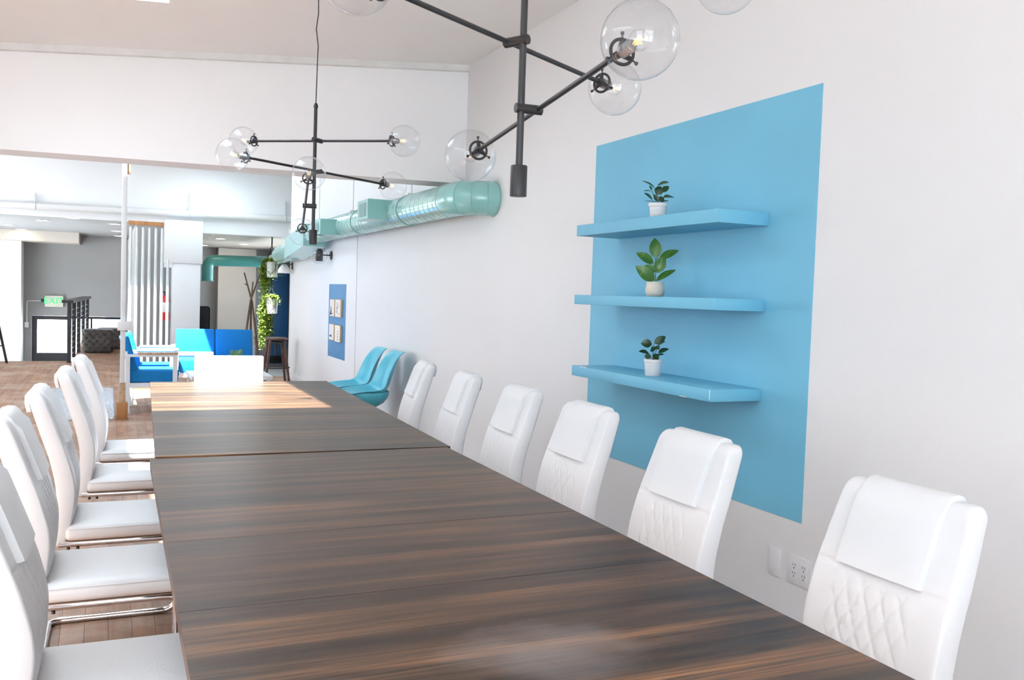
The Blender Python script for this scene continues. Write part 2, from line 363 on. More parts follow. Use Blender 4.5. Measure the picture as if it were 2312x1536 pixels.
# floor: base slab, individually laid boards in the near part, pattern beyond
bm = bmesh.new(); slab(bm, [-3.3, 2.6], [-2.6, 0.4, 9.3], -0.2, -0.018); struct(finish('floor', bm, 'floor_far'))
FLOOR = bpy.data.objects['floor']
bm = bmesh.new(); box(bm, (-0.7485, -0.0413, -0.018), (0.7485, 0.0413, 0.0), 0.0)
bmesh.ops.translate(bm, verts=bm.verts, vec=(0, 0, 0)); me_board = None
nb = 0; yb = 0.45; x = -1.65; k = 0
W = 0.0835
proto = None
while x < 1.35:
    y = 0.40 - (k * 0.47) % 1.3
    while y < 9.3:
        y0 = max(y, 0.40); y1 = min(y + 1.5, 9.3)
        if y1 - y0 > 0.02:
            if proto is None:
                b2 = bmesh.new(); box(b2, (0.0006, 0.0006, -0.0179), (W - 0.0006, 1.4985, 0.0))
                proto = finish('floor_plank', b2, 'floor_board', FLOOR); o = proto
            else: o = inst(proto, FLOOR, name='floor_plank')
            o.location = (x, y0, 0); o.scale = (1, (y1 - y0) / 1.5, 1)
        y += 1.5
    x += W; k += 1
XB1 = x
bm.free()
one_box('floor_left', (-3.3, 0.4, -0.018), (-1.65, 9.3, 0.0), 'floor_far', FLOOR)
one_box('floor_right', (XB1, 0.4, -0.018), (2.6, 9.3, 0.0), 'floor_far', FLOOR)
one_box('floor_rear', (-3.3, -2.6, -0.018), (2.6, 0.4, 0.0), 'floor_far', FLOOR)
for o in FLOOR.children:
    if o.name.startswith(('floor_left', 'floor_right', 'floor_rear')): o.name = 'floor_section'
bm = bmesh.new(); slab(bm, [-3.3, -0.5, 0.9, 4.4], [9.3, 13.75, 16.65, 23.4], -0.2, 0.0, holes=((2, 1), (2, 2), (0, 2))); struct(finish('floor_back', bm, 'floor_far'))
struct(one_box('floor_lower_left', (-3.3, 16.65, -1.9), (-0.5, 24.6, -1.7), 'grey_paint_dark'))
struct(one_box('floor_lower_right', (0.9, 13.75, -0.78), (4.4, 23.4, -0.58), 'grey_paint_dark'))
struct(one_box('wall_stairwell', (-3.3, 16.5, -1.9), (-0.5, 16.648, -0.2), 'grey_paint'))
struct(one_box('wall_stairwell_side', (-0.5, 16.65, -1.9), (-0.35, 23.2, -0.2), 'grey_paint'))
struct(one_box('wall_step', (0.9, 13.6, -0.78), (4.4, 13.748, -0.2), 'grey_paint_dark'))
# right wall, its return, and the wider back part
struct(one_box('wall_right', (XW, -2.6, -0.2), (XW + 0.15, 13.4, 3.5), 'wall_paint'))
struct(one_box('wall_right_return', (XW + 0.15, 13.25, -0.78), (4.4, 13.4, 3.5), 'wall_paint'))
bm = bmesh.new()
for a, b in (((4.25, 13.4, -0.78), (4.4, 17.2, 3.5)), ((4.25, 21.6, -0.78), (4.4, 23.4, 3.5)), ((4.25, 17.2, -0.78), (4.4, 21.6, 0.2)), ((4.25, 17.2, 1.75), (4.4, 21.6, 3.5))): box(bm, a, b)
struct(finish('wall_right_back', bm, 'grey_paint'))
bb = struct(one_box('baseboard_right', (XW - 0.014, 6.9, 0.0), (XW, 13.39, 0.11), 'wall_paint', bev=0.003))
t = struct(one_box('trim_1', (XW - 0.006, 9.515, 0.11), (XW, 9.545, 2.05), 'wall_paint', bev=0.002))
# left wall with its added windows
ys = [-2.6]
for a, b in FILL_LWIN: ys += [a, b]
ys.append(23.4)
bm = bmesh.new()
segs = [(ys[i], ys[i+1], i % 2 == 1) for i in range(len(ys)-1)]
for y0, y1, win in segs:
    if win: box(bm, (LWX-0.15, y0, -0.2), (LWX, y1, 0.8)); box(bm, (LWX-0.15, y0, wtop(y0)), (LWX, y1, 3.6))
    else: box(bm, (LWX-0.15, y0, -0.2), (LWX, y1, 3.6))
struct(finish('wall_left', bm, 'wall_paint'))
wn = 0
def window(n, lo, hi, axis):
    """framed pane with one mullion, in a wall opening"""
    bm = bmesh.new(); (x0, y0, z0), (x1, y1, z1) = lo, hi; fw = 0.05
    if axis == 'x':
        for a, b in (((x0, y0, z0), (x1, y1, z0+fw)), ((x0, y0, z1-fw), (x1, y1, z1)), ((x0, y0, z0+fw), (x1, y0+fw, z1-fw)), ((x0, y1-fw, z0+fw), (x1, y1, z1-fw)), ((x0, (y0+y1)/2-0.02, z0+fw), (x1, (y0+y1)/2+0.02, z1-fw))): box(bm, a, b)
    else:
        for a, b in (((x0, y0, z0), (x1, y1, z0+fw)), ((x0, y0, z1-fw), (x1, y1, z1)), ((x0, y0, z0+fw), (x0+fw, y1, z1-fw)), ((x1-fw, y0, z0+fw), (x1, y1, z1-fw)), (((x0+x1)/2-0.02, y0, z0+fw), ((x0+x1)/2+0.02, y1, z1-fw))): box(bm, a, b)
    fr = struct(finish('window_%d' % n, bm, 'white_metal'))
    if axis == 'x': one_box('pane', ((x0+x1)/2-0.003, y0+fw, z0+fw), ((x0+x1)/2+0.003, y1-fw, z1-fw), 'window_glass', fr)
    else: one_box('pane', (x0+fw, (y0+y1)/2-0.003, z0+fw), (x1-fw, (y0+y1)/2+0.003, z1-fw), 'window_glass', fr)
for i, (a, b) in enumerate(FILL_LWIN): window(i+1, (LWX-0.10, a, 0.8), (LWX-0.05, b, wtop(a)), 'x')
window(11, (4.30, 17.2, 0.2), (4.35, 21.6, 1.75), 'x')  # unseen window, added to brighten the right back room
# rear wall behind the camera with two windows
RW = [(-2.85, -0.95), (-0.65, 1.25)]
bm = bmesh.new(); xs = [-3.35, -2.85, -0.95, -0.65, 1.25, 2.63]
for i in range(5):
    x0, x1 = xs[i], xs[i+1]
    if i in (1, 3): box(bm, (x0, -2.65, -0.2), (x1, -2.5, 0.3)); box(bm, (x0, -2.65, 2.6), (x1, -2.5, 3.6))
    else: box(bm, (x0, -2.65, -0.2), (x1, -2.5, 3.6))
struct(finish('wall_rear', bm, 'wall_paint'))
for i, (a, b) in enumerate(RW): window(6+i, (a, -2.6, 0.3), (b, -2.55, 2.6), 'y')
# near ceiling, rising gently to the right, with a skylight
def cz(x, y): return 2.893 + 0.0675 * x
bm = bmesh.new()
slab(bm, [-3.2, FILL_SK3[0], FILL_SK3[1], SK1[0], SK1[1], XW], [-2.5, FILL_SK3[2], FILL_SK3[3], SK1[2], SK1[3], 7.2], cz, lambda x, y: cz(x, y) + 0.16, holes=((3, 3), (1, 1)))
for v in bm.verts:      # the far edge follows the skewed header
    if abs(v.co.y - 7.2) < 1e-4: v.co.y = hy(v.co.x) + 0.1
struct(finish('ceiling', bm, 'ceiling_paint'))
def skylight(n, s, zf, h):
    """white curb lining the roof opening, level on top, with a glass pane"""
    bm = bmesh.new(); x0, x1, y0, y1 = s; e = 0.04; z = max(zf(x0), zf(x1)) + h
    for a, b in (((x0-e, y0-e), (x0, y1+e)), ((x1, y0-e), (x1+e, y1+e)), ((x0, y0-e), (x1, y0)), ((x0, y1), (x1, y1+e))):
        prism(bm, [(a[0], a[1]), (b[0], a[1]), (b[0], b[1]), (a[0], b[1])], lambda x, y: zf(x) + 0.161, z)
    fr = struct(finish('window_%d' % n, bm, 'white_metal'))
    one_box('pane', (x0-e, y0-e, z + 0.001), (x1+e, y1+e, z + 0.007), 'window_glass', fr)
skylight(8, SK1, lambda x: cz(x, 0), 0.24)
skylight(12, FILL_SK3, lambda x: cz(x, 0), 0.24)
# near header wall (slightly skewed), its soffit and the painted trim along its top
TH = 0.30
hp = [(XW, hy(XW)), (LWX, hy(LWX)), (LWX, hy(LWX) + TH), (XW, hy(XW) + TH)]
bm = bmesh.new(); prism(bm, hp, 2.177, 3.55); struct(finish('wall_header', bm, 'header_paint'))
bm = bmesh.new()
tp = [(XW - 0.0, hy(XW) - 0.05), (LWX, hy(LWX) - 0.05), (LWX, hy(LWX) + 0.0), (XW - 0.0, hy(XW))]
prism(bm, tp, lambda x, y: cz(x, y) - 0.045, lambda x, y: cz(x, y) + 0.0); struct(finish('trim_2', bm, 'trim_paint'))
# bay roof behind the header with its own skylight
bm = bmesh.new(); slab(bm, [-3.2, SK2[0], SK2[1], FILL_SK4[0], FILL_SK4[1], 4.25], [6.6, SK2[2], SK2[3], FILL_SK4[2], FILL_SK4[3], FHY + 0.1], 3.3, 3.46, holes=((1, 1), (3, 3))); struct(finish('ceiling_bay', bm, 'ceiling_paint'))
skylight(9, SK2, lambda x: 3.3, 0.24)
skylight(13, FILL_SK4, lambda x: 3.3, 0.24)
# far header: left part a little higher than the right
struct(one_box('wall_far_header_left', (-3.2, FHY, 2.37), (1.2, FHY + 0.25, 3.4), 'header_paint'))
struct(one_box('wall_far_header_right', (1.2, FHY, 2.24), (4.25, FHY + 0.25, 3.4), 'header_paint'))
# partition between the two back rooms, and ceilings / walls of those rooms
struct(one_box('wall_partition', (0.45, FHY + 0.02, 0.0), (0.88, 23.2, 2.36), 'grey_paint'))
struct(one_box('ceiling_back_left', (-3.2, FHY + 0.25, 2.42), (0.9, 23.4, 2.55), 'grey_paint'))
struct(one_box('ceiling_back_right', (0.9, FHY + 0.25, 2.30), (4.25, 23.4, 2.45), 'taupe_paint'))
struct(one_box('wall_soffit', (-3.2, 21.9, 2.2), (-0.56, 23.2, 2.42), 'taupe_paint'))
bm = bmesh.new()   # far wall, left room: glazing opening x -1.55..0.40, z -1.7..0.52
box(bm, (-3.2, 23.2, -1.9), (-1.56, 23.4, 2.5)); box(bm, (-1.56, 23.2, 0.53), (0.9, 23.4, 2.5)); box(bm, (0.40, 23.2, -0.2), (0.9, 23.4, 0.53))
struct(finish('wall_far_left', bm, 'grey_paint'))
struct(one_box('wall_pilaster', (-3.2, 22.5, -1.7), (-1.72, 23.2, 2.2), 'wall_paint'))
struct(one_box('wall_far_right', (0.9, 23.2, -0.78), (4.25, 23.4, 2.4), 'grey_paint'))
# column under the far header, with its boxed capital
colm = struct(one_box('wall_column', (0.985, FHY - 0.40, -0.58), (1.42, FHY - 0.0, 1.70), 'wall_paint', bev=0.004))
one_box('capital', (0.865, FHY - 0.42, 1.70), (1.447, FHY, 2.40), 'wall_paint', colm, bev=0.004)
one_box('bracket', (0.865, FHY - 0.41, 1.62), (0.985, FHY - 0.15, 1.70), 'wall_paint', colm)
# outside
struct(one_box('ground', (-60, -40, -2.4), (60, 90, -1.95), 'pavement'))
bld = thing('building', 'pale pink building across the street seen through the entrance glass', 'building', (0, 42, -1.95))
one_box('facade', (-14, 0, 0), (12, 8, 9), 'pink_stucco', bld)
for i in range(5):
    xw = -4.6 + i * 1.5
    for z0 in (1.2, 4.0):
        fr = one_box('window', (xw, -0.06, z0), (xw + 0.8, 0.02, z0 + 1.2), 'white_metal', bld)
        one_box('pane', (xw + 0.07, -0.075, z0 + 0.07), (xw + 0.73, -0.05, z0 + 1.13), 'facade_window', fr)

# painted panels on the right wall (paint: thin skins)
tag(one_box('blue_wall_panel', (XW - 0.0025, 2.640, 0.482), (XW, 4.362, 2.183), 'sky_blue_paint'), 'large sky blue rectangle painted on the white wall behind the shelves', 'painted panel')
tag(one_box('navy_wall_panel', (XW - 0.0025, 9.975, 0.535), (XW, 10.82, 1.408), 'navy_paint'), 'narrow navy blue rectangle painted on the far part of the white wall', 'painted panel')

# ------------------------------------------------------------------ tables
def make_table(name, label, loc, rz, flip):
    t = thing(name, label, 'table', loc, rz, None)
    TW = 1.03; ZT = 0.76; th = 0.026
    # local: x across, y along from 0 (far/gap end) to -2.46
    cuts = [0.0, -1.022, -1.482, -2.46] if not flip else [2.46, 1.44, 0.98, 0.0]
    for i in range(3):
        ya, yb = cuts[i], cuts[i+1]; g = 0.0006 if not flip else 0.0002
        bm = bmesh.new(); box(bm, (-TW/2, -(ya-yb)/2 + g, -th), (TW/2, (ya-yb)/2 - g, 0.0), 0.0006, 1)
        finish('table_top_panel', bm, 'table_wood_worn_sheen' if (not flip and i == 2) else 'table_wood', t, 30, (0, (ya+yb)/2, ZT))
    y0, y1 = min(cuts), max(cuts)
    bm = bmesh.new()
    for a, b in (((-TW/2+0.05, y0+0.06, ZT-th-0.085), (-TW/2+0.072, y1-0.06, ZT-th)), ((TW/2-0.072, y0+0.06, ZT-th-0.085), (TW/2-0.05, y1-0.06, ZT-th)),
                 ((-TW/2+0.072, y0+0.06, ZT-th-0.085), (TW/2-0.072, y0+0.082, ZT-th)), ((-TW/2+0.072, y1-0.082, ZT-th-0.085), (TW/2-0.072, y1-0.06, ZT-th))): box(bm, a, b)
    finish('apron', bm, 'table_wood', t)
    for sx in (-1, 1):
        for yy in (y0 + 0.11, y1 - 0.11):
            bm = bmesh.new(); cxx = sx * (TW/2 - 0.175)
            tube(bm, [(cxx, yy, ZT-th), (cxx, yy, 0.0)], [0.058, 0.045], 4)
            finish('leg', bm, 'table_wood', t)
    return t
make_table('dining_table', 'dark wood extension table nearest the camera, with a worn patch painted with a whitish reflection', (0.650, 3.098, 0), math.radians(-0.6), False)
make_table('dining_table', 'dark wood extension table farther away, its far end in sunlight', (0.668, 3.123, 0), math.radians(-2.0), True)

# ------------------------------------------------------------------ white quilted cantilever chairs
def lerp_tab(tab, z):
    """Catmull-Rom through the table of (height, value)"""
    if z <= tab[0][0]: return tab[0][1]
    if z >= tab[-1][0]: return tab[-1][1]
    for k in range(len(tab)-1):
        if z <= tab[k+1][0]:
            (a, p1), (b, p2) = tab[k], tab[k+1]; t = (z-a)/(b-a)
            m1 = (p2-tab[k-1][1])/(b-tab[k-1][0])*(b-a) if k > 0 else p2-p1
            m2 = (tab[k+2][1]-p1)/(tab[k+2][0]-a)*(b-a) if k+2 < len(tab) else p2-p1
            return (2*t**3-3*t*t+1)*p1 + (t**3-2*t*t+t)*m1 + (-2*t**3+3*t*t)*p2 + (t**3-t*t)*m2
REAR = [(0.40, -0.207), (0.50, -0.197), (0.60, -0.196), (0.70, -0.215), (0.80, -0.247), (0.935, -0.290)]
FRONT = [(0.40, -0.165), (0.50, -0.142), (0.60, -0.134), (0.70, -0.155), (0.80, -0.190), (0.935, -0.240)]
HALF = [(0.40, 0.178), (0.60, 0.182), (0.75, 0.182), (0.935, 0.172)]
ZB, ZTOP = 0.395, 0.937
def quilt(y, z):
    if abs(y) > 0.115 or z < 0.46 or z > 0.742: return 0.0
    a = y/0.048 + z/0.084; b = y/0.048 - z/0.084
    da = abs(a - round(a)); db = abs(b - round(b)); d = min(da, db)
    edge = min(1.0, (0.115-abs(y))/0.012, (0.742-z)/0.012, (z-0.46)/0.02)
    return edge * (0.0040 * min(1.0, d/0.15)**0.7 - 0.0026)
def make_backrest(parent):
    bm = bmesh.new(); rings = []
    nf = 65; rows = []
    z = ZB
    zs = [ZB, ZB+0.004, ZB+0.010] + [0.42 + i*0.0052 for i in range(98)]
    zs = [v for v in zs if v < 0.908] + [0.912, 0.918, 0.924, 0.929, 0.933, 0.9355, 0.937]
    for z in zs:
        hw = lerp_tab(HALF, z); xf = lerp_tab(FRONT, z); xr = lerp_tab(REAR, z)
        e = 0.0
        if z > 0.905:                      # rounded top
            q = (z-0.905)/0.032; q = min(q, 1); s = math.sqrt(max(0, 1-q*q)); hw -= 0.018*(1-s); mid = (xf+xr)/2; hx = (xf-xr)/2*(0.35+0.65*s); xf, xr = mid+hx, mid-hx
        if z < ZB+0.012: q = 1-(z-ZB)/0.012; hw -= 0.01*q*q; mid = (xf+xr)/2; xf = mid+(xf-mid)*(1-0.3*q*q); xr = mid+(xr-mid)*(1-0.3*q*q)
        R = min(0.009, (xf-xr)*0.45); ring = []
        seam = 0.0026*math.exp(-((z-0.752)/0.004)**2)
        for i in range(nf):                # front face, from +y to -y
            y = (hw-R)*(1-2*i/(nf-1))
            bulge = 0.004*(1-(y/hw)**2)
            ring.append((xf + bulge + quilt(y, z) - seam, y))
        for k in range(1, 4):
            a = PI/2*k/4; ring.append((xf-R+R*math.cos(a), -(hw-R)-R*math.sin(a)))
        for k in range(0, 4):
            a = PI/2*k/3; ring.append((xr+R-R*math.sin(a), -(hw-R)-R*math.cos(a)))
        for i in range(1, 8): ring.append((xr, -(hw-R)*(1-2*i/8)))
        for k in range(0, 4):
            a = PI/2*k/3; ring.append((xr+R-R*math.cos(a), (hw-R)+R*math.sin(a)))
        for k in range(1, 4):
            a = PI/2*k/4; ring.append((xf-R+R*math.sin(a), (hw-R)+R*math.cos(a)))
        rings.append([bm.verts.new((px, py, z)) for px, py in ring])
    for A, B in zip(rings, rings[1:]):
        k = len(A)
        for j in range(k): bm.faces.new((A[j], A[(j+1) % k], B[(j+1) % k], B[j]))
    bm.faces.new(rings[0][::-1]); bm.faces.new(rings[-1])
    return finish('backrest', bm, 'white_leather', parent, 45)
def make_headpad(parent):
    """flap of leather laid over the top of the back, down the front and a little down the rear"""
    bm = bmesh.new(); hw = 0.112; off = 0.013
    path = []
    for z in [0.757 + i*0.012 for i in range(13)]:
        path.append(Vector((lerp_tab(FRONT, z) + 0.005, 0, z)))
    p = path[-1]; path += [Vector((-0.240, 0, 0.917)), Vector((-0.247, 0, 0.929)), Vector((-0.256, 0, 0.9365)), Vector((-0.267, 0, 0.9375)), Vector((-0.279, 0, 0.934)), Vector((-0.288, 0, 0.922)), Vector((-0.288, 0, 0.90)), Vector((-0.281, 0, 0.87))]
    outer = []
    for i, q in enumerate(path):
        t = (path[min(i+1, len(path)-1)] - path[max(i-1, 0)]).normalized(); nrm = Vector((t.z, 0, -t.x))
        outer.append(q + nrm*off)
    cross = [-1, -0.985, -0.9, -0.6, -0.2, 0.2, 0.6, 0.9, 0.985, 1]
    def row(p, k): return [bm.verts.new((p.x + 0.004*(1-s*s), s*hw, p.z)) for s in cross]
    O = []
    for i, q in enumerate(outer):
        r = []
        for s in cross:
            dip = off*0.55 if abs(s) == 1 else (off*0.08 if abs(s) > 0.95 else 0)
            b = path[i]; pos = q + (b-q)*(dip/off)
            r.append(bm.verts.new((pos.x + 0.003*(1-s*s), s*hw, pos.z)))
        O.append(r)
    I = [[bm.verts.new((q.x - 0.004*(1 if i < 16 else -0.5), s*hw, q.z - (0.004 if 12 < i < 18 else 0))) for s in cross] for i, q in enumerate(path)]
    n = len(path); m = len(cross)
    for i in range(n-1):
        for j in range(m-1):
            bm.faces.new((O[i][j], O[i][j+1], O[i+1][j+1], O[i+1][j])); bm.faces.new((I[i][j], I[i+1][j], I[i+1][j+1], I[i][j+1]))
        bm.faces.new((O[i][0], O[i+1][0], I[i+1][0], I[i][0])); bm.faces.new((O[i][-1], I[i][-1], I[i+1][-1], O[i+1][-1]))
    for j in range(m-1):
        bm.faces.new((O[0][j], I[0][j], I[0][j+1], O[0][j+1])); bm.faces.new((O[-1][j], O[-1][j+1], I[-1][j+1], I[-1][j]))
    return finish('head_pad', bm, 'white_leather', parent, 50)
def make_seat(parent):
    bm = bmesh.new(); x0, x1, hw = -0.165, 0.235, 0.194; z0, z1 = 0.418, 0.472; rings = []
    def outline(ins, z, crown=0.0):
        r = 0.045; pts = []
        for cx, cy, a0 in ((x1-r, hw-r, 0), (x0+0.02, hw-0.02, PI/2), (x0+0.02, -(hw-0.02), PI), (x1-r, -(hw-r), 3*PI/2)):
            rr = (r if cx > 0 else 0.02)
            for k in range(7):
                a = a0 + PI/2*k/6; pts.append((cx + max(rr-ins, 0.002)*math.cos(a) - (0 if rr > ins else math.copysign(ins-rr, cx)), cy + max(rr-ins, 0.002)*math.sin(a) - (0 if rr > ins else math.copysign(ins-rr, cy)), z))
        return [bm.verts.new(p) for p in pts]
    rings = [outline(0.014, z0), outline(0.004, z0+0.004), outline(0.0, z0+0.014), outline(0.001, z0+0.030), outline(0.004, z1-0.014), outline(0.010, z1-0.006), outline(0.022, z1-0.001), outline(0.05, z1+0.003), outline(0.10, z1+0.006), outline(0.15, z1+0.007)]
    for A, B in zip(rings, rings[1:]):
        k = len(A)
        for j in range(k): bm.faces.new((A[j], A[(j+1) % k], B[(j+1) % k], B[j]))
    bm.faces.new(rings[0][::-1]); bm.faces.new(rings[-1])
    s = finish('seat', bm, 'white_leather', parent, 60)
    bm = bmesh.new(); r = 0.043; pts = []
    for cx, cy, a0 in ((x1-0.045, hw-0.045, 0), (x0+0.02, hw-0.02, PI/2), (x0+0.02, -(hw-0.02), PI), (x1-0.045, -(hw-0.045), 3*PI/2)):
        rr = 0.0425 if cx > 0 else 0.0175
        for k in range(7):
            a = a0 + PI/2*k/6; pts.append((cx+rr*math.cos(a), cy+rr*math.sin(a), z1-0.0125))
    tube(bm, pts, 0.0016, 5, closed=True); finish('piping', bm, 'white_leather', s, 180)
    return s
def make_frame(parent):
    bm = bmesh.new(); y = 0.172; zt = 0.405; zf = 0.0125
    pts = [(-0.185, y, zt), (0.222, y, zt), (0.222, y, zf), (-0.235, y, zf), (-0.235, -y, zf), (0.222, -y, zf), (0.222, -y, zt), (-0.185, -y, zt)]
    tube(bm, fillet(pts, 0.05, 7), 0.0125, 10)
    finish('frame', bm, 'chrome', parent, 40)
    for s in (-1, 1):
        for bx in (-0.155, -0.125):
            bm = bmesh.new(); lathe(bm, [(0.0055, zt-0.021), (0.0055, zt-0.013), (0.003, zt-0.012)], 10, (bx, s*y, 0)); finish('bolt', bm, 'dark_bolt', parent, 40)
def make_chair(label):
    t = thing('dining_chair', label, 'chair', group='white quilted chairs around the table')
    make_backrest(t); make_headpad(t); make_seat(t); make_frame(t)
    return t
ords = ['first', 'second', 'third', 'fourth', 'fifth', 'sixth']
chair0 = None
LEFT = [(0.015, 2.13, 'white quilted chair at the bottom left corner, only its seat and back edge in view'),
        (0.0, 2.965, 'white quilted chair left of the table, second from the camera, whole seat visible'),
        (0.045, 3.63, 'white quilted chair left of the table, middle one of the five'),
        (0.10, 4.42, 'white quilted chair left of the table, second from the far end'),
        (0.145, 5.13, 'white quilted chair left of the table, the farthest one, brightly sunlit')]
RIGHT = [(1.345, 1.38, 0, 'white quilted chair on the wall side nearest the camera, beside the electrical outlets'),
         (1.335, 2.13, 0, 'white quilted chair on the wall side before the lower right of the blue panel'),
         (1.36, 2.822, 0, 'white quilted chair on the wall side, third from the camera, under the shelves'),
         (1.38, 3.46, -3, 'white quilted chair on the wall side, fourth from the camera, left of the blue panel'),
         (1.385, 4.12, -6, 'white quilted chair on the wall side, second from the far end'),
         (1.405, 4.83, -8, 'white quilted chair on the wall side, farthest one, beside the turquoise chairs')]
for (x, y, lb) in LEFT:
    c = make_chair(lb) if chair0 is None else copy_tree(chair0)
    if chair0 is None: chair0 = c
    c['label'] = lb; c.location = (x, y, 0); c.rotation_euler = (0, 0, math.radians(-1.0))
for (x, y, a, lb) in RIGHT:
    c = copy_tree(chair0); c['label'] = lb; c.location = (x, y, 0); c.rotation_euler = (0, 0, PI + math.radians(a))

# white chair at the head of the table
t = thing('side_chair', 'plain white low-backed chair at the far head of the table, blown out by sun', 'chair', (0.735, 5.98, 0))
bm = bmesh.new(); box(bm, (-0.215, 0.0, 0.42), (0.215, 0.05, 0.885), 0.012, 3); finish('backrest', bm, 'white_leather', t, 40)
bm = bmesh.new(); box(bm, (-0.215, -0.40, 0.42), (0.215, 0.0, 0.475), 0.015, 3); finish('seat', bm, 'white_leather', t, 40)
for sx in (-0.19, 0.19):
    for yy in (-0.37, 0.025):
        bm = bmesh.new(); tube(bm, [(sx, yy, 0.425), (sx, yy, 0.0)], [0.02, 0.016], 8); finish('leg', bm, 'white_metal', t, 40)

# ------------------------------------------------------------------ chandeliers
def chandelier(name, label, base, arms, ceil_z, cord):
    P = Vector(base); t = thing(name, label, 'chandelier', P, 0, 'globe chandeliers over the table')
    bm = bmesh.new(); cyl(bm, (0, 0, 0.05), (0, 0, 0.69), 0.0088, 14); pole = finish('pole', bm, 'black_metal', t, 40)
    bm = bmesh.new(); lathe(bm, [(0.0195, 0.0), (0.0205, 0.001), (0.0205, 0.073), (0.0195, 0.0745), (0.008, 0.075)], 24); finish('pole_cap', bm, 'black_metal', t, 40)
    bm = bmesh.new(); lathe(bm, [(0.0115, 0.69), (0.0115, 0.70), (0.006, 0.712)], 14); finish('ferrule', bm, 'black_metal', t, 40)
    if cord:
        H = ceil_z - P.z
        pts = [(0, 0, 0.71), (0.003, 0, 0.9), (0.006, 0.004, 1.0), (-0.006, 0, 1.08), (0.004, 0.003, 1.16), (0.002, 0, 1.24), (0, 0, H)]
        bm = bmesh.new(); tube(bm, pts, 0.0028, 6); finish('cord', bm, 'black_metal', t, 180)
        bm = bmesh.new(); lathe(bm, [(0.06, H), (0.06, H-0.012), (0.05, H-0.02), (0.008, H-0.024)], 24); finish('canopy', bm, 'black_metal', t, 40)
    O = 0.042; L = 0.50; Rg = 0.076
    for (hz, az, ti, s) in arms:
        side = Vector((-math.sin(az), math.cos(az), 0)); d = Vector((math.cos(ti)*math.cos(az), math.cos(ti)*math.sin(az), math.sin(ti)))
        c = Vector((0, 0, hz)) + side*(s*O)
        bm = bmesh.new(); a = Vector((0, 0, hz)) - side*(s*0.014); b = c + side*(s*0.012)
        cyl(bm, a, b, 0.0118, 16); finish('clamp', bm, 'black_metal', t, 40)
        bm = bmesh.new(); cyl(bm, c - d*(L-0.072), c + d*(L-0.072), 0.0062, 12); finish('arm', bm, 'black_metal', t, 40)
        for sg in (1, -1):
            e = d*sg; g = c + e*L              # globe centre
            h = g - e*(Rg*0.93)                # fitter ring plane
            u, v = frame_of(e)
            bm = bmesh.new(); torus(bm, h, 0.0255, 0.0035, e, 28, 8)
            for k in range(3):
                an = 2*PI*k/3 + 0.5; q = u*math.cos(an) + v*math.sin(an)
                tube(bm, [h - e*0.006 + q*0.004, h - e*0.001 + q*0.025], [0.0075, 0.0045], 6)
                tube(bm, [h + q*0.024, h + q*0.036], 0.0018, 6); tube(bm, [h + q*0.035, h + q*0.040], 0.0038, 8)
            tube(bm, [h - e*0.022, h + e*0.002], 0.0085, 12)
            ft = finish('globe_fitter', bm, 'black_metal', t, 40)
            bm = bmesh.new(); tube(bm, [h + e*0.002, h + e*0.034], 0.0135, 16); tube(bm, [h + e*0.034, h + e*0.040], 0.0115, 16); finish('socket', bm, 'socket_metal', ft, 40)
            bm = bmesh.new(); n = 16; a0 = math.asin(0.024/Rg)
            prof = [(Rg*math.sin(a0 + (PI-a0)*i/n) if i < n else 0, -Rg*math.cos(a0 + (PI-a0)*i/n)) for i in range(n+1)]
            ax = e; M3 = Vector((0, 0, 1)).rotation_difference(ax).to_matrix()
            rings = []
            for (r, z) in prof:
                if r == 0: rings.append([bm.verts.new(M3 @ Vector((0, 0, z)) + g)])
                else: rings.append([bm.verts.new(M3 @ Vector((r*math.cos(2*PI*j/40), r*math.sin(2*PI*j/40), z)) + g) for j in range(40)])
            for A, B in zip(rings, rings[1:]):
                for j in range(40):
                    if len(B) == 1: bm.faces.new((A[j], A[(j+1) % 40], B[0]))
                    else: bm.faces.new((A[j], A[(j+1) % 40], B[(j+1) % 40], B[j]))
            gl = finish('globe', bm, 'clear_glass', t, 180)
            bm = bmesh.new(); bb0 = h + e*0.040
            lathe(bm, [(0.0105, 0.0), (0.011, 0.004), (0.018, 0.016), (0.021, 0.026), (0.019, 0.036), (0.011, 0.044), (0, 0.047)], 20, bb0, e); bu = finish('bulb', bm, 'clear_glass', t, 180)
            bm = bmesh.new()
            for k in range(4):
                an = PI/2*k + 0.3; q = u*math.cos(an) + v*math.sin(an)
                tube(bm, [bb0 + e*0.008 + q*0.003, bb0 + e*0.034 + q*0.0075], 0.0011, 6)
            finish('filament', bm, 'filament', bu, 180)
    return t
chandelier('chandelier', 'black rod chandelier with clear globes in the foreground, cropped by the top edge', (0.9083, 1.9751, 1.5735),
           [(0.2123, 1.5185, -0.087, -1), (0.375, 0.491, -0.0177, 1), (0.55, math.radians(-22), 0.0, 1)], cz(0.91, 2), True)
chandelier('chandelier', 'whole black six-globe chandelier hanging on a cord over the far table', (0.954, 4.5545, 1.5608),
           [(0.1947, -1.7396, 0.2045, -1), (0.366, 3.5979, 0.0269, 1), (0.5298, 2.2847, 0.0417, -1)], cz(0.95, 4.5), True)

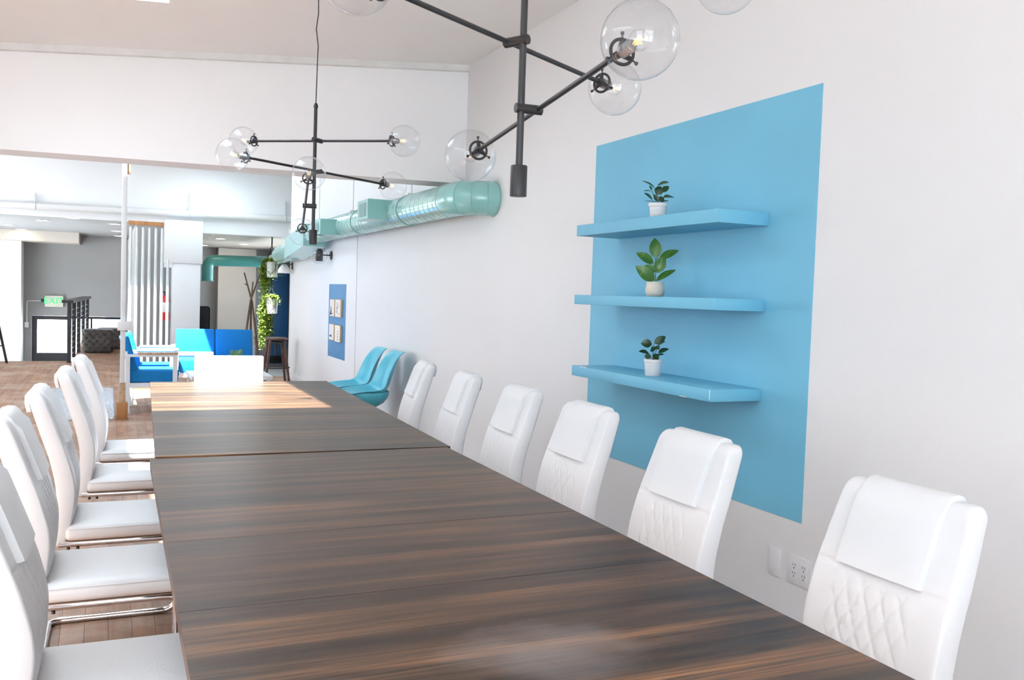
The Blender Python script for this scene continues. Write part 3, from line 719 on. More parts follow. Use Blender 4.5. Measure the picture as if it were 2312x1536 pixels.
# ------------------------------------------------------------------ shelves and their plants
SX = 2.222
def shelf(label, z0, z1):
    bm = bmesh.new(); box(bm, (SX, 2.912, z0), (XW - 0.0026, 4.088, z1), 0.003, 2)
    s = tag(finish('floating_shelf', bm, 'sky_blue_paint', None, 30), label, 'shelf', 'floating shelves on the blue panel'); return s
shelf('thick sky blue floating shelf, topmost of the three', 1.655, 1.711)
shelf('thick sky blue floating shelf, middle of the three', 1.302, 1.351)
lowshelf = shelf('thick sky blue floating shelf, lowest of the three, top surface visible with chipped paint', 0.930, 0.982)
rs = random.Random(3)
bm = bmesh.new()
for i in range(22):      # chipped white spots on the low shelf
    px = rs.uniform(SX+0.01, SX+0.14); py = rs.uniform(2.95, 3.7); r = rs.uniform(0.0015, 0.004)
    lathe(bm, [(r, 0.982), (r*0.8, 0.9826)], 7, (px, py, 0))
tube(bm, [(SX-0.0005, 3.93, 0.9815), (SX-0.0005, 4.0, 0.9815)], 0.0018, 5); tube(bm, [(SX-0.0005, 2.916, 0.94), (SX-0.0005, 2.915, 0.98)], 0.0016, 5); tube(bm, [(SX-0.0005, 3.07, 0.932), (SX-0.0005, 3.12, 0.9315)], 0.0016, 5)
finish('paint_chip', bm, 'plain_white', lowshelf)

def leaf_mesh(bm, base, tip, width, bend, normal):
    """one leaf blade: pointed oval, folded a little along the midrib, with thickness"""
    base = Vector(base); tip = Vector(tip); ax = tip - base; L = ax.length; d = ax.normalized()
    nrm = (normal - d*normal.dot(d)).normalized(); s = d.cross(nrm); N = 9
    top = []; bot = []
    for i in range(N+1):
        t = i/N; wv = width/2*(math.sin(PI*min(1, t*1.0)**0.85)**0.8) if 0 < t < 1 else 0.0004
        c = base + ax*t + nrm*(bend*L*math.sin(PI*t)*0.5)
        row = []
        for q in (-1, -0.5, 0, 0.5, 1): row.append((c + s*(wv*q) + nrm*(abs(q)*wv*0.22)))
        top.append([bm.verts.new(p + nrm*0.0004) for p in row]); bot.append([bm.verts.new(p - nrm*0.0004) for p in row])
    for i in range(N):
        for j in range(4):
            bm.faces.new((top[i][j], top[i][j+1], top[i+1][j+1], top[i+1][j])); bm.faces.new((bot[i][j], bot[i+1][j], bot[i+1][j+1], bot[i][j+1]))
        for j in (0, 4): bm.faces.new((top[i][j], top[i+1][j], bot[i+1][j], bot[i][j]))
    for i in (0, N):
        for j in range(4): bm.faces.new((top[i][j], top[i][j+1], bot[i][j+1], bot[i][j]))
def shelf_plant(name, label, pos, prof, potm, pot_rings, scale, org, leaves, lm, stem_m, stem_r, trunk=None):
    t = thing(name, label, 'potted plant', pos, 0, 'potted plants on the blue shelves')
    bm = bmesh.new(); lathe(bm, prof, 32); pot = finish('pot', bm, potm, t, 50)
    for (r, z) in pot_rings:
        bm = bmesh.new(); torus(bm, (0, 0, z), r, 0.0011, (0, 0, 1), 32, 6); finish('pot_ring', bm, potm, pot, 180)
    zr = max(p[1] for p in prof); ri = max(r for r, z in prof if z > zr-0.012) - 0.006
    bm = bmesh.new(); lathe(bm, [(ri, zr-0.012), (ri*0.6, zr-0.008), (0, zr-0.006)], 20); finish('soil', bm, 'soil', t, 60)
    ox, oy = org; rr = random.Random(len(leaves))
    def P(x, y, dep=0.0): return Vector((0, 0, zr)) + IMG_R*((x-ox)*scale) + IMG_U*(-(y-oy)*scale) + IMG_F*dep
    if trunk:
        bm = bmesh.new(); tube(bm, [P(*trunk[0]) - Vector((0, 0, 0.012)), P(*trunk[1])], [0.0028, 0.0016], 7); finish('trunk', bm, stem_m, t, 180)
    for (bx, by, tx, ty, wd, face) in leaves:
        dep = rr.uniform(-0.012, 0.012); d2 = dep + rr.uniform(-0.012, 0.012)*(1.0 if face > 0.5 else 2.2)
        b = P(bx, by, dep*0.6); e = P(tx, ty, d2)
        nrm = (-IMG_F*face + IMG_U*(1-face) + IMG_R*rr.uniform(-0.15, 0.15)).normalized()
        wtrue = wd*scale/max(face, 0.45)
        bm = bmesh.new(); leaf_mesh(bm, b, e, wtrue, 0.12, nrm); finish('leaf', bm, lm, t, 60)
        root = P(ox + (bx-ox)*0.15, oy) - Vector((0, 0, 0.010)) if not trunk else P(trunk[0][0] + (trunk[1][0]-trunk[0][0])*min(1, max(0, (by-trunk[0][1])/(trunk[1][1]-trunk[0][1]))) , max(by+8, trunk[1][1]))
        if (b - root).length > 0.006:
            mid = (b+root)/2 + Vector((0, 0, 0.006)); bm = bmesh.new(); tube(bm, [root, mid, b], stem_r, 5); finish('stem', bm, stem_m, t, 180)
    return t
PPM = 0.00207
shelf_plant('potted_plant', 'small dark green plant in ringed white pot on the topmost blue shelf', (2.335, 3.512, 1.711),
            [(0.0335, 0.0), (0.036, 0.002), (0.0405, 0.058), (0.0445, 0.060), (0.0455, 0.074), (0.0435, 0.075), (0.041, 0.072), (0.036, 0.058), (0.0, 0.057)], 'pot_white', [(0.0393, 0.040), (0.0375, 0.022)], PPM/12.8, (945, 960),
            [(835, 510, 480, 300, 60, 0.35), (910, 460, 1220, 390, 90, 0.45), (1050, 640, 1255, 460, 110, 0.6), (910, 715, 1010, 460, 265, 1.0), (750, 620, 510, 620, 52, 0.3), (780, 860, 520, 675, 75, 0.5),
             (940, 900, 800, 705, 120, 0.8), (960, 890, 1110, 780, 150, 0.8), (1085, 790, 1415, 785, 95, 0.4), (850, 940, 540, 885, 42, 0.3), (1010, 945, 1225, 900, 48, 0.35), (760, 580, 685, 445, 32, 0.4)], 'leaf_dark', 'stem_brown', 0.0009)
shelf_plant('potted_plant', 'broad-leaved green plant in round cream pot on the middle blue shelf', (2.345, 3.525, 1.351),
            [(0.032, 0.0), (0.038, 0.003), (0.0445, 0.020), (0.0455, 0.034), (0.041, 0.055), (0.0395, 0.060), (0.0415, 0.066), (0.041, 0.070), (0.037, 0.070), (0.036, 0.062), (0.0, 0.060)], 'pot_cream', [], PPM/9.6, (600, 1105),
            [(610, 590, 590, 145, 270, 1.0), (560, 700, 175, 470, 150, 0.7), (690, 610, 1120, 415, 115, 0.6), (600, 890, 810, 560, 255, 1.0), (600, 890, 370, 740, 125, 0.7), (580, 1080, 155, 760, 255, 0.9), (620, 1085, 1065, 835, 85, 0.5), (620, 900, 705, 835, 65, 0.7)], 'leaf_green', 'stem_green', 0.0014, ((610, 1105), (602, 580)))
shelf_plant('potted_plant', 'small bushy dark plant in ringed white pot on the lowest blue shelf', (2.335, 3.500, 0.982),
            [(0.034, 0.0), (0.0365, 0.002), (0.0405, 0.062), (0.0435, 0.064), (0.0440, 0.076), (0.0425, 0.0775), (0.0405, 0.074), (0.036, 0.062), (0.0, 0.061)], 'pot_white', [(0.0398, 0.050), (0.0385, 0.036), (0.0372, 0.018)], PPM/11.81, (740, 855),
            [(700, 450, 400, 430, 200, 0.85), (760, 440, 1070, 250, 165, 0.8), (860, 500, 1045, 385, 48, 0.4), (750, 640, 690, 520, 170, 0.8), (830, 590, 905, 500, 75, 0.6), (870, 690, 1155, 585, 78, 0.5), (850, 760, 1035, 725, 38, 0.4),
             (620, 700, 335, 650, 72, 0.5), (690, 790, 520, 775, 120, 0.8), (760, 850, 850, 715, 180, 0.9)], 'leaf_dark', 'stem_brown', 0.0010)

# ------------------------------------------------------------------ outlets
def plate(name, label, y0, y1, z0, z1, cat):
    t = thing(name, label, cat, (XW, (y0+y1)/2, (z0+z1)/2)); hy_, hz = (y1-y0)/2, (z1-z0)/2
    bm = bmesh.new(); box(bm, (-0.006, -hy_, -hz), (0, hy_, hz), 0.0025, 2); finish('plate', bm, 'white_plastic', t, 30); return t, hy_, hz
t, a, b = plate('blank_wall_plate', 'single blank white wall plate below the blue panel', 2.741, 2.812, 0.2355, 0.348, 'wall plate')
for dz in (-0.042, 0.042):
    bm = bmesh.new(); lathe(bm, [(0.003, 0), (0.0025, 0.001)], 10, (-0.0061, 0, dz), (-1, 0, 0)); finish('screw', bm, 'white_metal', t, 40)
t, a, b = plate('double_outlet', 'white two-gang plate with four power sockets behind the nearest wall-side chair', 2.572, 2.698, 0.235, 0.350, 'outlet')
for gy in (-0.0265, 0.0265):
    bm = bmesh.new(); box(bm, (-0.0085, gy-0.0165, -0.034), (-0.005, gy+0.0165, 0.034), 0.0012, 1); rc = finish('receptacle', bm, 'white_plastic', t, 30)
    for dz in (0.0165, -0.0165):
        for dy in (0.0065, -0.0065):
            one_box('slot', (-0.0092, gy+dy-0.001, dz+0.001), (-0.0084, gy+dy+0.001, dz+0.009), 'slot_dark', rc)
        bm = bmesh.new(); lathe(bm, [(0.0026, 0), (0.0026, 0.0008)], 10, (-0.0085, gy, dz-0.008), (-1, 0, 0)); finish('ground_hole', bm, 'slot_dark', rc)
for gy in (-0.0265, 0.0265):
    for dz in (0.046, -0.046):
        bm = bmesh.new(); lathe(bm, [(0.003, 0), (0.0025, 0.001)], 10, (-0.0061, gy, dz), (-1, 0, 0)); finish('screw', bm, 'trim_paint', t, 40)

# ------------------------------------------------------------------ teal duct along the wall
DX, DZ, DR = 2.268, 2.012, 0.120
duct = thing('air_duct', 'turquoise spiral air duct running along the top of the white wall', 'air duct', (DX, 6.0, DZ))
def dl(p): return Vector(p) - Vector((DX, 6.0, DZ))
YE = 5.79
arc = [Vector((XW, YE, DZ)), Vector((XW-0.055, YE, DZ))]
gores = []
cxA, cyA, RA = XW-0.055, YE+0.157, 0.157
for k in range(1, 4):
    a = PI/2*k/3; arc.append(Vector((cxA-RA*math.sin(a), cyA-RA*math.cos(a), DZ)))
arc.append(Vector((DX, 6.10, DZ)))
bm = bmesh.new(); tube(bm, [dl(p) for p in arc], DR, 36); finish('elbow', bm, 'teal_metal', duct, 40)
for p, q in ((arc[1], (-1, 0.35, 0)), (arc[2], (-1, 0.8, 0)), (arc[3], (-0.5, 1, 0)), (arc[5], (0, 1, 0))):
    bm = bmesh.new(); torus(bm, dl(p), DR+0.001, 0.0028, q, 36, 6); finish('gore_seam', bm, 'teal_metal', duct, 180)
bm = bmesh.new(); torus(bm, dl((XW-0.008, YE, DZ)), DR+0.001, 0.004, (1, 0, 0), 36, 6); finish('wall_collar', bm, 'teal_metal', duct, 180)
Y2 = 10.75
bm = bmesh.new(); tube(bm, [dl((DX, 6.08, DZ)), dl((DX, Y2, DZ))], DR-0.001, 40); finish('spiral_pipe', bm, 'teal_metal_shine', duct, 40)
bm = bmesh.new(); pts = []; pitch = 0.105; nst = 22; n = int((Y2-6.15)/pitch*nst)
for i in range(n+1):
    a = 2*PI*i/nst; pts.append(dl((DX + DR*math.cos(a), 6.12 + pitch*i/nst, DZ + DR*math.sin(a))))
tube(bm, pts, 0.0022, 4); finish('spiral_seam', bm, 'teal_metal_shine', duct, 180)
for yy in (7.05, 8.55):
    bm = bmesh.new(); torus(bm, dl((DX, yy, DZ)), DR+0.003, 0.004, (0, 1, 0), 36, 6); finish('joint_band', bm, 'teal_metal', duct, 180)
# square transition, then the run drops slightly and goes back
def loft(bm, a, b, ra, rb, seg=4, rot=PI/4):
    u0, v0 = Vector((1, 0, 0)), Vector((0, 0, 1)); R = []
    for c, r in ((a, ra), (b, rb)): R.append([bm.verts.new(Vector(c) + (u0*math.cos(rot+2*PI*j/seg) + v0*math.sin(rot+2*PI*j/seg))*r) for j in range(seg)])
    for j in range(seg): bm.faces.new((R[0][j], R[0][(j+1) % seg], R[1][(j+1) % seg], R[1][j]))
    bm.faces.new(R[0][::-1]); bm.faces.new(R[1])
bm = bmesh.new(); loft(bm, dl((2.262, 10.72, 1.985)), dl((2.255, 11.9, 1.86)), 0.185, 0.185); finish('transition_box', bm, 'teal_metal', duct)
p3 = [Vector((2.255, 11.85, 1.85)), Vector((2.32, 13.3, 1.825)), Vector((2.91, 16.0, 1.935)), Vector((3.10, 19.0, 1.90)), Vector((3.13, 19.3, 1.895))]
bm = bmesh.new(); tube(bm, [dl(p) for p in p3], [0.13, 0.125, 0.108, 0.115, 0.115], 28); finish('rear_pipe', bm, 'teal_metal', duct, 50)
p4 = fillet([Vector((3.22, 19.3, 1.895)), Vector((1.894, 19.3, 1.87)), Vector((1.894, 19.3, 1.44))], 0.16, 6)
bm = bmesh.new(); tube(bm, [dl(p) for p in p4], 0.115, 28); finish('cross_pipe', bm, 'teal_metal_shaded', duct, 50)
bm = bmesh.new(); torus(bm, dl((1.894, 19.3, 1.45)), 0.121, 0.009, (0, 0, 1), 28, 6); finish('outlet_collar', bm, 'teal_metal_shaded', duct, 180)
for (y0, z0, z1) in ((7.32, 1.942, 2.112), (9.15, 1.905, 2.065)):
    bm = bmesh.new(); box(bm, tuple(dl((1.985, y0, z0))), tuple(dl((2.24, y0+0.34, z1))), 0.004, 1); dbx = finish('diffuser_box', bm, 'teal_metal', duct, 30)
    bm = bmesh.new(); box(bm, tuple(dl((1.981, y0+0.07, z0+0.03))), tuple(dl((1.986, y0+0.27, z1-0.03)))); gr = finish('grille', bm, 'grille_dark', dbx)
def rod(bm, x, y, z0, z1): cyl(bm, dl((x, y, z0)), dl((x, y, z1)), 0.006, 6)
for yy in (7.02, 8.92, 10.5):
    bm = bmesh.new(); rod(bm, DX, yy, DZ+DR-0.002, 3.30); tube(bm, [dl((DX-0.03, yy, DZ+DR+0.012)), dl((DX+0.03, yy, DZ+DR+0.012))], 0.006, 6); finish('hanger_rod', bm, 'galvanised', duct, 40)

# ------------------------------------------------------------------ things on the far part of the right wall
def block(label, y0, y1, z0, z1, kind):
    o = one_box('wooden_picture_block', (XW-0.030, y0, z0), (XW-0.0026, y1, z1), 'block_wood', bev=0.002); tag(o, label, 'picture', 'small wooden pictures on the navy panel')
    p = one_box('print', (XW-0.0312, y0+0.004, z0+0.004), (XW-0.0299, y1-0.004, z1-0.004), 'paper', o)
    bm = bmesh.new(); X = XW-0.0318; w = y1-y0; h = z1-z0; cy = (y0+y1)/2
    if kind == 0:
        tube(bm, [(X, cy+0.05, z0+0.03), (X, cy+0.02, z0+0.075), (X, cy+0.055, z0+0.12)], [0.012, 0.007, 0.003], 6); tube(bm, [(X, cy+0.07, z0+0.02), (X, cy-0.03, z0+0.035)], 0.006, 6)
    elif kind == 1:
        for a, b in (((0.03, 0.05), (0.02, 0.17)), ((0.02, 0.09), (-0.05, 0.14)), ((0.02, 0.12), (0.07, 0.10)), ((0.08, 0.07), (-0.06, 0.03))): tube(bm, [(X, cy+a[0], z0+a[1]), (X, cy+b[0], z0+b[1])], 0.002, 5)
    elif kind == 2:
        for i in range(5): tube(bm, [(X, cy+0.07-0.02*i, z0+0.04), (X, cy+0.06-0.02*i, z0+0.055+0.006*(i % 2))], 0.006, 6)
    else:
        for i in range(4): tube(bm, [(X, cy-0.02, z0+0.025+0.03*i), (X, cy-0.04, z0+0.035+0.03*i)], 0.004, 6)
    finish('drawing', bm, 'ink_blue' if kind == 2 else 'ink', o)
block('upper left small wooden picture on the navy panel, with a black mark', 10.413, 10.64, 1.026, 1.226, 0)
block('upper right small wooden picture on the navy panel, with a twig drawing', 10.108, 10.368, 1.024, 1.230, 1)
block('lower left small wooden picture on the navy panel, with blue shapes', 10.410, 10.655, 0.742, 0.932, 2)
block('lower right small wooden picture on the navy panel, with a row of marks', 10.105, 10.365, 0.735, 0.930, 3)

t = thing('wall_sconce', 'black wall sconce with a clear glass globe under the turquoise duct', 'wall lamp', (XW, 10.74, 1.755))
bm = bmesh.new(); lathe(bm, [(0.055, 0), (0.055, 0.010), (0.045, 0.016)], 20, (0, 0, 0), (-1, 0, 0)); finish('wall_disc', bm, 'black_metal', t, 40)
bm = bmesh.new(); cyl(bm, (-0.012, 0, 0), (-0.12, 0, 0), 0.008, 8); finish('arm', bm, 'black_metal', t, 40)
bm = bmesh.new(); lathe(bm, [(0.042, -0.075), (0.045, -0.07), (0.045, 0.055), (0.03, 0.06), (0.03, 0.075), (0.0, 0.076)], 20, (-0.15, 0, 0)); finish('lamp_body', bm, 'black_metal', t, 40)
bm = bmesh.new(); sphere(bm, (-0.15, 0, -0.01), 0.10); finish('globe', bm, 'clear_glass', t, 180)
t = thing('wall_sconce', 'small wall sconce with a white glass shade near the blue door', 'wall lamp', (XW, 13.2, 1.62))
bm = bmesh.new(); box(bm, (-0.02, -0.03, 0.0), (0, 0.03, 0.10), 0.003, 1); cyl(bm, (-0.01, 0, 0.07), (-0.10, 0, 0.07), 0.008, 8); finish('bracket', bm, 'brass_dark', t, 40)
bm = bmesh.new(); lathe(bm, [(0.025, 0.075), (0.05, 0.05), (0.085, 0.0), (0.095, -0.04), (0.09, -0.06), (0.0, -0.062)], 20, (-0.12, 0, 0)); finish('shade', bm, 'opal_glass', t, 60)

# turquoise shell chairs
def make_shell_chair(label):
    t = thing('shell_chair', label, 'chair', group='turquoise shell chairs by the wall')
    # local: faces -x; shell grid (u across y, v from front lip to top)
    prof = [(-0.235, 0.415), (-0.225, 0.432), (-0.16, 0.438), (-0.05, 0.425), (0.06, 0.415), (0.13, 0.430), (0.175, 0.485), (0.205, 0.57), (0.235, 0.67), (0.265, 0.76), (0.287, 0.805), (0.305, 0.815)]
    hw = [0.17, 0.20, 0.225, 0.232, 0.235, 0.232, 0.22, 0.205, 0.195, 0.185, 0.165, 0.14]
    lift = [0.0, 0.012, 0.035, 0.060, 0.075, 0.075, 0.060, 0.040, 0.025, 0.012, 0.004, 0.0]
    fwd = [0, 0, 0, 0, 0.01, 0.035, 0.06, 0.07, 0.06, 0.04, 0.015, 0.0]
    M = 13; bm = bmesh.new(); T = []; B = []
    for i, (x, z) in enumerate(prof):
        tx = prof[min(i+1, 11)]; pv = prof[max(i-1, 0)]; tt = Vector((tx[0]-pv[0], 0, tx[1]-pv[1])).normalized(); nn = Vector((-tt.z, 0, tt.x))
        r1 = []; r2 = []
        for j in range(M):
            s = -1 + 2*j/(M-1); k = abs(s)**2.2
            p = Vector((x - fwd[i]*k, s*hw[i], z + lift[i]*k)); q = (nn + Vector((0, -s*0.5*k, 0))).normalized()
            r1.append(bm.verts.new(p)); r2.append(bm.verts.new(p - q*0.010))
        T.append(r1); B.append(r2)
    for i in range(11):
        for j in range(M-1):
            bm.faces.new((T[i][j], T[i][j+1], T[i+1][j+1], T[i+1][j])); bm.faces.new((B[i][j], B[i+1][j], B[i+1][j+1], B[i][j+1]))
        for j in (0, M-1): bm.faces.new((T[i][j], T[i+1][j], B[i+1][j], B[i][j]))
    for i in (0, 11):
        for j in range(M-1): bm.faces.new((T[i][j], T[i][j+1], B[i][j+1], B[i][j]))
    sh = finish('shell', bm, 'teal_plastic', t, 60); sd = sh.modifiers.new('sub', 'SUBSURF'); sd.levels = 1; sd.render_levels = 2
    bm = bmesh.new(); lathe(bm, [(0.05, 0.30), (0.11, 0.318), (0.18, 0.362), (0.215, 0.41), (0.226, 0.455), (0.222, 0.462), (0.17, 0.412), (0, 0.388)], 28, (-0.02, 0, 0)); finish('under_shell', bm, 'teal_plastic', t, 60)
    bm = bmesh.new(); lathe(bm, [(0.07, 0.27), (0.08, 0.30), (0.06, 0.315)], 16); finish('hub', bm, 'black_metal', t, 40)
    for sx in (-1, 1):
        for sy in (-1, 1):
            bm = bmesh.new(); tube(bm, [(sx*0.05, sy*0.05, 0.30), (sx*0.21, sy*0.20, 0.0)], [0.022, 0.012], 10); finish('leg', bm, 'walnut_leg', t, 40)
    return t
sc0 = make_shell_chair('turquoise moulded shell chair by the wall, the nearer of the two'); sc0.location = (2.085, 7.60, 0)
sc1 = copy_tree(sc0); sc1['label'] = 'turquoise moulded shell chair by the wall, the farther of the two, partly hidden'; sc1.location = (2.075, 8.09, 0)

# ------------------------------------------------------------------ lounge furniture beyond the table
def make_armchair(label):
    t = thing('lounge_armchair', label, 'armchair', group='white framed armchairs with blue cushions')
    # local: faces +x, origin at rear centre on floor; depth 0.50, width 0.56
    D, Wd = 0.50, 0.56; bm = bmesh.new(); q = 0.022
    for sy in (-1, 1):
        y = sy*(Wd/2-q)
        for (x0, x1, z0, z1) in ((0, 2*q, 0, 0.61), (D-2*q, D, 0, 0.61), (2*q, D-2*q, 0.265, 0.315), (2*q, D-2*q, 0.585, 0.61)):
            box(bm, (x0, y-q, z0), (x1, y+q, z1))
    box(bm, (0, -Wd/2+2*q, 0.265), (2*q, Wd/2-2*q, 0.315)); box(bm, (D-2*q, -Wd/2+2*q, 0.265), (D, Wd/2-2*q, 0.315)); box(bm, (-0.02, -Wd/2+2*q, 0.60), (0.02, Wd/2-2*q, 0.64))
    finish('frame', bm, 'white_metal', t)
    for sy in (-1, 1):
        y = sy*(Wd/2-q); bm = bmesh.new(); box(bm, (0.12, y-0.032, 0.6105), (D+0.005, y+0.032, 0.632), 0.003, 1); finish('arm_rest', bm, 'pale_wood', t, 30)
    bm = bmesh.new(); box(bm, (0.03, -Wd/2+2*q+0.002, 0.316), (D+0.015, Wd/2-2*q-0.002, 0.445), 0.018, 3); finish('seat_cushion', bm, 'blue_fabric', t, 40)
    bm = bmesh.new(); box(bm, (-0.045, -Wd/2+2*q+0.002, 0.0), (0.045, Wd/2-2*q-0.002, 0.37), 0.018, 3)
    o = finish('back_cushion', bm, 'blue_fabric', t, 40, (0.08, 0, 0.43)); o.rotation_euler = (0, math.radians(-15), 0)
    return t
a0 = make_armchair('white framed armchair with blue cushions beside the white post, the nearer one'); a0.location = (0.185, 10.12, 0)
a1 = copy_tree(a0); a1['label'] = 'white framed armchair with blue cushions behind the nearer armchair'; a1.location = (0.235, 10.76, 0)

t = thing('lounge_sofa', 'white framed sofa with bright blue cushions facing the camera', 'sofa', (1.245, 11.77, 0))
bm = bmesh.new()
for sx in (-1, 1):
    x = sx*0.48
    for (y0, y1, z0, z1) in ((-0.04, 0, 0, 0.60), (-0.68, -0.64, 0, 0.47), (-0.64, -0.04, 0.25, 0.30)): box(bm, (x-0.022, y0, z0), (x+0.022, y1, z1))
box(bm, (-0.458, -0.68, 0.25), (0.458, -0.64, 0.30)); box(bm, (-0.458, -0.04, 0.25), (0.458, 0.0, 0.30)); box(bm, (-0.50, -0.20, 0.472), (-0.02, -0.16, 0.52)); finish('frame', bm, 'white_metal', t)
for k in (0, 1):
    x0 = -0.455 + k*0.457
    bm = bmesh.new(); box(bm, (x0, -0.66, 0.302), (x0+0.452, -0.10, 0.46), 0.02, 3); finish('seat_cushion', bm, 'blue_fabric', t, 40)
    bm = bmesh.new(); box(bm, (-0.226, -0.05, 0.0), (0.226, 0.05, 0.35), 0.02, 3); o = finish('back_cushion', bm, 'blue_fabric', t, 40, (x0+0.226, -0.14, 0.45)); o.rotation_euler = (math.radians(-10), 0, 0)

t = thing('coffee_table', 'white low table behind the head chair, carrying the small potted cactus', 'table', (0.98, 8.05, 0))
bm = bmesh.new(); box(bm, (-0.33, -0.28, 0.545), (0.33, 0.28, 0.58), 0.004, 1); finish('table_top', bm, 'white_plastic', t, 30)
for sx in (-1, 1):
    for sy in (-1, 1): one_box('leg', (sx*0.30-0.02, sy*0.25-0.02, 0), (sx*0.30+0.02, sy*0.25+0.02, 0.545), 'white_metal', t)
t = thing('potted_cactus', 'small pale green cactus in a white pot behind the head chair', 'potted plant', (1.015, 7.92, 0.58))
bm = bmesh.new(); lathe(bm, [(0.055, 0), (0.06, 0.004), (0.066, 0.165), (0.060, 0.166), (0.058, 0.15), (0, 0.149)], 24); finish('pot', bm, 'pot_white', t, 50)
rc_ = random.Random(5)
for i in range(16):
    a = rc_.uniform(0, 2*PI); r = rc_.uniform(0, 0.042); hh = rc_.uniform(0.035, 0.085)
    bm = bmesh.new(); lathe(bm, [(0.008, 0), (0.013, hh*0.4), (0.011, hh*0.8), (0, hh)], 8, (r*math.cos(a), r*math.sin(a), 0.145), (math.cos(a)*0.35, math.sin(a)*0.35, 1)); finish('cactus_stem', bm, 'sage_leaf', t, 60)

# white post with wooden base
t = thing('support_post', 'slender white post on an orange wooden base block beside the armchair', 'post', (0.152, 9.49, 0))
one_box('base_block', (-0.052, -0.052, 0), (0.052, 0.052, 0.165), 'orange_wood', t, 0.003)
one_box('plinth', (-0.03, -0.03, 0.165), (0.03, 0.03, 0.36), 'pale_wood', t, 0.003)
one_box('shaft', (-0.022, -0.045, 0.36), (0.024, 0.0, 3.2995), 'white_metal', t, 0.003)
one_box('top_block', (0.0245, -0.03, 2.40), (0.055, 0.03, 2.52), 'pale_wood', t, 0.002)
one_box('cross_bar', (-0.05, -0.08, 0.875), (0.085, -0.046, 0.965), 'white_metal', t, 0.003)

# slat screen
SY = 12.2
t = thing('slat_screen', 'screen of vertical white metal tubes under an orange wooden rail', 'screen', (0.45, SY, 0))
one_box('top_rail', (-0.205, -0.03, 2.075), (0.21, 0.03, 2.125), 'orange_wood', t, 0.002)
one_box('bottom_rail', (-0.205, -0.03, 0.0), (0.30, 0.03, 0.06), 'orange_wood', t, 0.002)
for i, px in enumerate((294.4, 307, 320.3, 333.6, 347.2, 360.2, 373)):
    xx = (px - 250.5) / 178.0 - 0.45 + 0.045
    zt = 2.05 if i < 6 else 1.66
    bm = bmesh.new(); lathe(bm, [(0.017, 0.06), (0.0178, 0.07), (0.0178, zt-0.01), (0.012, zt), (0, zt)], 14, (xx - 0.02, 0, 0)); finish('slat', bm, 'galvanised', t, 40)

# fire extinguisher on the partition
t = thing('fire_extinguisher', 'red fire extinguisher with white band between screen and column', 'extinguisher', (0.905, FHY - 0.085, 0.74))
bm = bmesh.new(); lathe(bm, [(0.0, 0), (0.055, 0.004), (0.06, 0.02), (0.06, 0.36), (0.05, 0.40), (0.02, 0.425), (0, 0.425)], 20); cy = finish('cylinder', bm, 'red_enamel', t, 60)
bm = bmesh.new(); lathe(bm, [(0.0605, 0.14), (0.0612, 0.141), (0.0612, 0.30), (0.0605, 0.301)], 20); finish('white_band', bm, 'plain_white', cy, 60)  # plain white band around the cylinder
bm = bmesh.new(); cyl(bm, (0, 0, 0.425), (0, 0, 0.47), 0.016, 10); box(bm, (-0.06, -0.012, 0.465), (0.03, 0.012, 0.485)); finish('valve', bm, 'black_metal', t, 40)
one_box('wall_hook', (-0.02, 0.05, 0.36), (0.02, 0.0845, 0.44), 'black_metal', t)

# white pipe on the far header with hangers
t = thing('ceiling_pipe', 'long white pipe crossing the far header with threaded hangers', 'pipe', (0, FHY, 0))
bm = bmesh.new(); cyl(bm, (-3.15, -0.075, 2.47), (4.2, -0.075, 2.58), 0.055, 16); finish('pipe', bm, 'wall_paint', t, 40)
for (px, z0, z1) in ((-1.03, 2.50, 2.72), (1.257, 2.54, 2.89), (2.846, 2.56, 2.88)):
    bm = bmesh.new(); n = 14
    for i in range(n): tube(bm, [(px, -0.075, z0 + (z1-z0)*i/n), (px, -0.075, z0 + (z1-z0)*(i+0.6)/n)], 0.016, 6)
    cyl(bm, (px, -0.075, z0), (px, -0.002, z1), 0.008, 6); finish('hanger', bm, 'trim_paint', t, 40)
    bm = bmesh.new(); torus(bm, (px, -0.075, 2.47 + 0.11*(px+3.15)/7.35), 0.058, 0.008, (1, 0, 0), 18, 6); finish('pipe_clamp', bm, 'trim_paint', t, 40)

# area rug: shaggy pile
bm = bmesh.new(); NX, NY = 70, 150; x0, x1, y0, y1 = -0.60, 0.095, 9.47, 12.15; rg = random.Random(9); G = []
for j in range(NY+1):
    r = []
    for i in range(NX+1):
        e = min(i, NX-i, j, NY-j); z = 0.004 if e == 0 else 0.014 + rg.random()*0.022
        r.append(bm.verts.new((x0+(x1-x0)*i/NX + rg.uniform(-.003, .003), y0+(y1-y0)*j/NY + rg.uniform(-.006, .006), z)))
    G.append(r)
for j in range(NY):
    for i in range(NX): bm.faces.new((G[j][i], G[j][i+1], G[j+1][i+1], G[j+1][i]))
base = [bm.verts.new(p) for p in ((x0, y0, 0.0005), (x1, y0, 0.0005), (x1, y1, 0.0005), (x0, y1, 0.0005))]; bm.faces.new(base)
tag(finish('area_rug', bm, 'rug_wool', None, 180), 'shaggy pale grey rug on the floor left of the white post', 'rug')

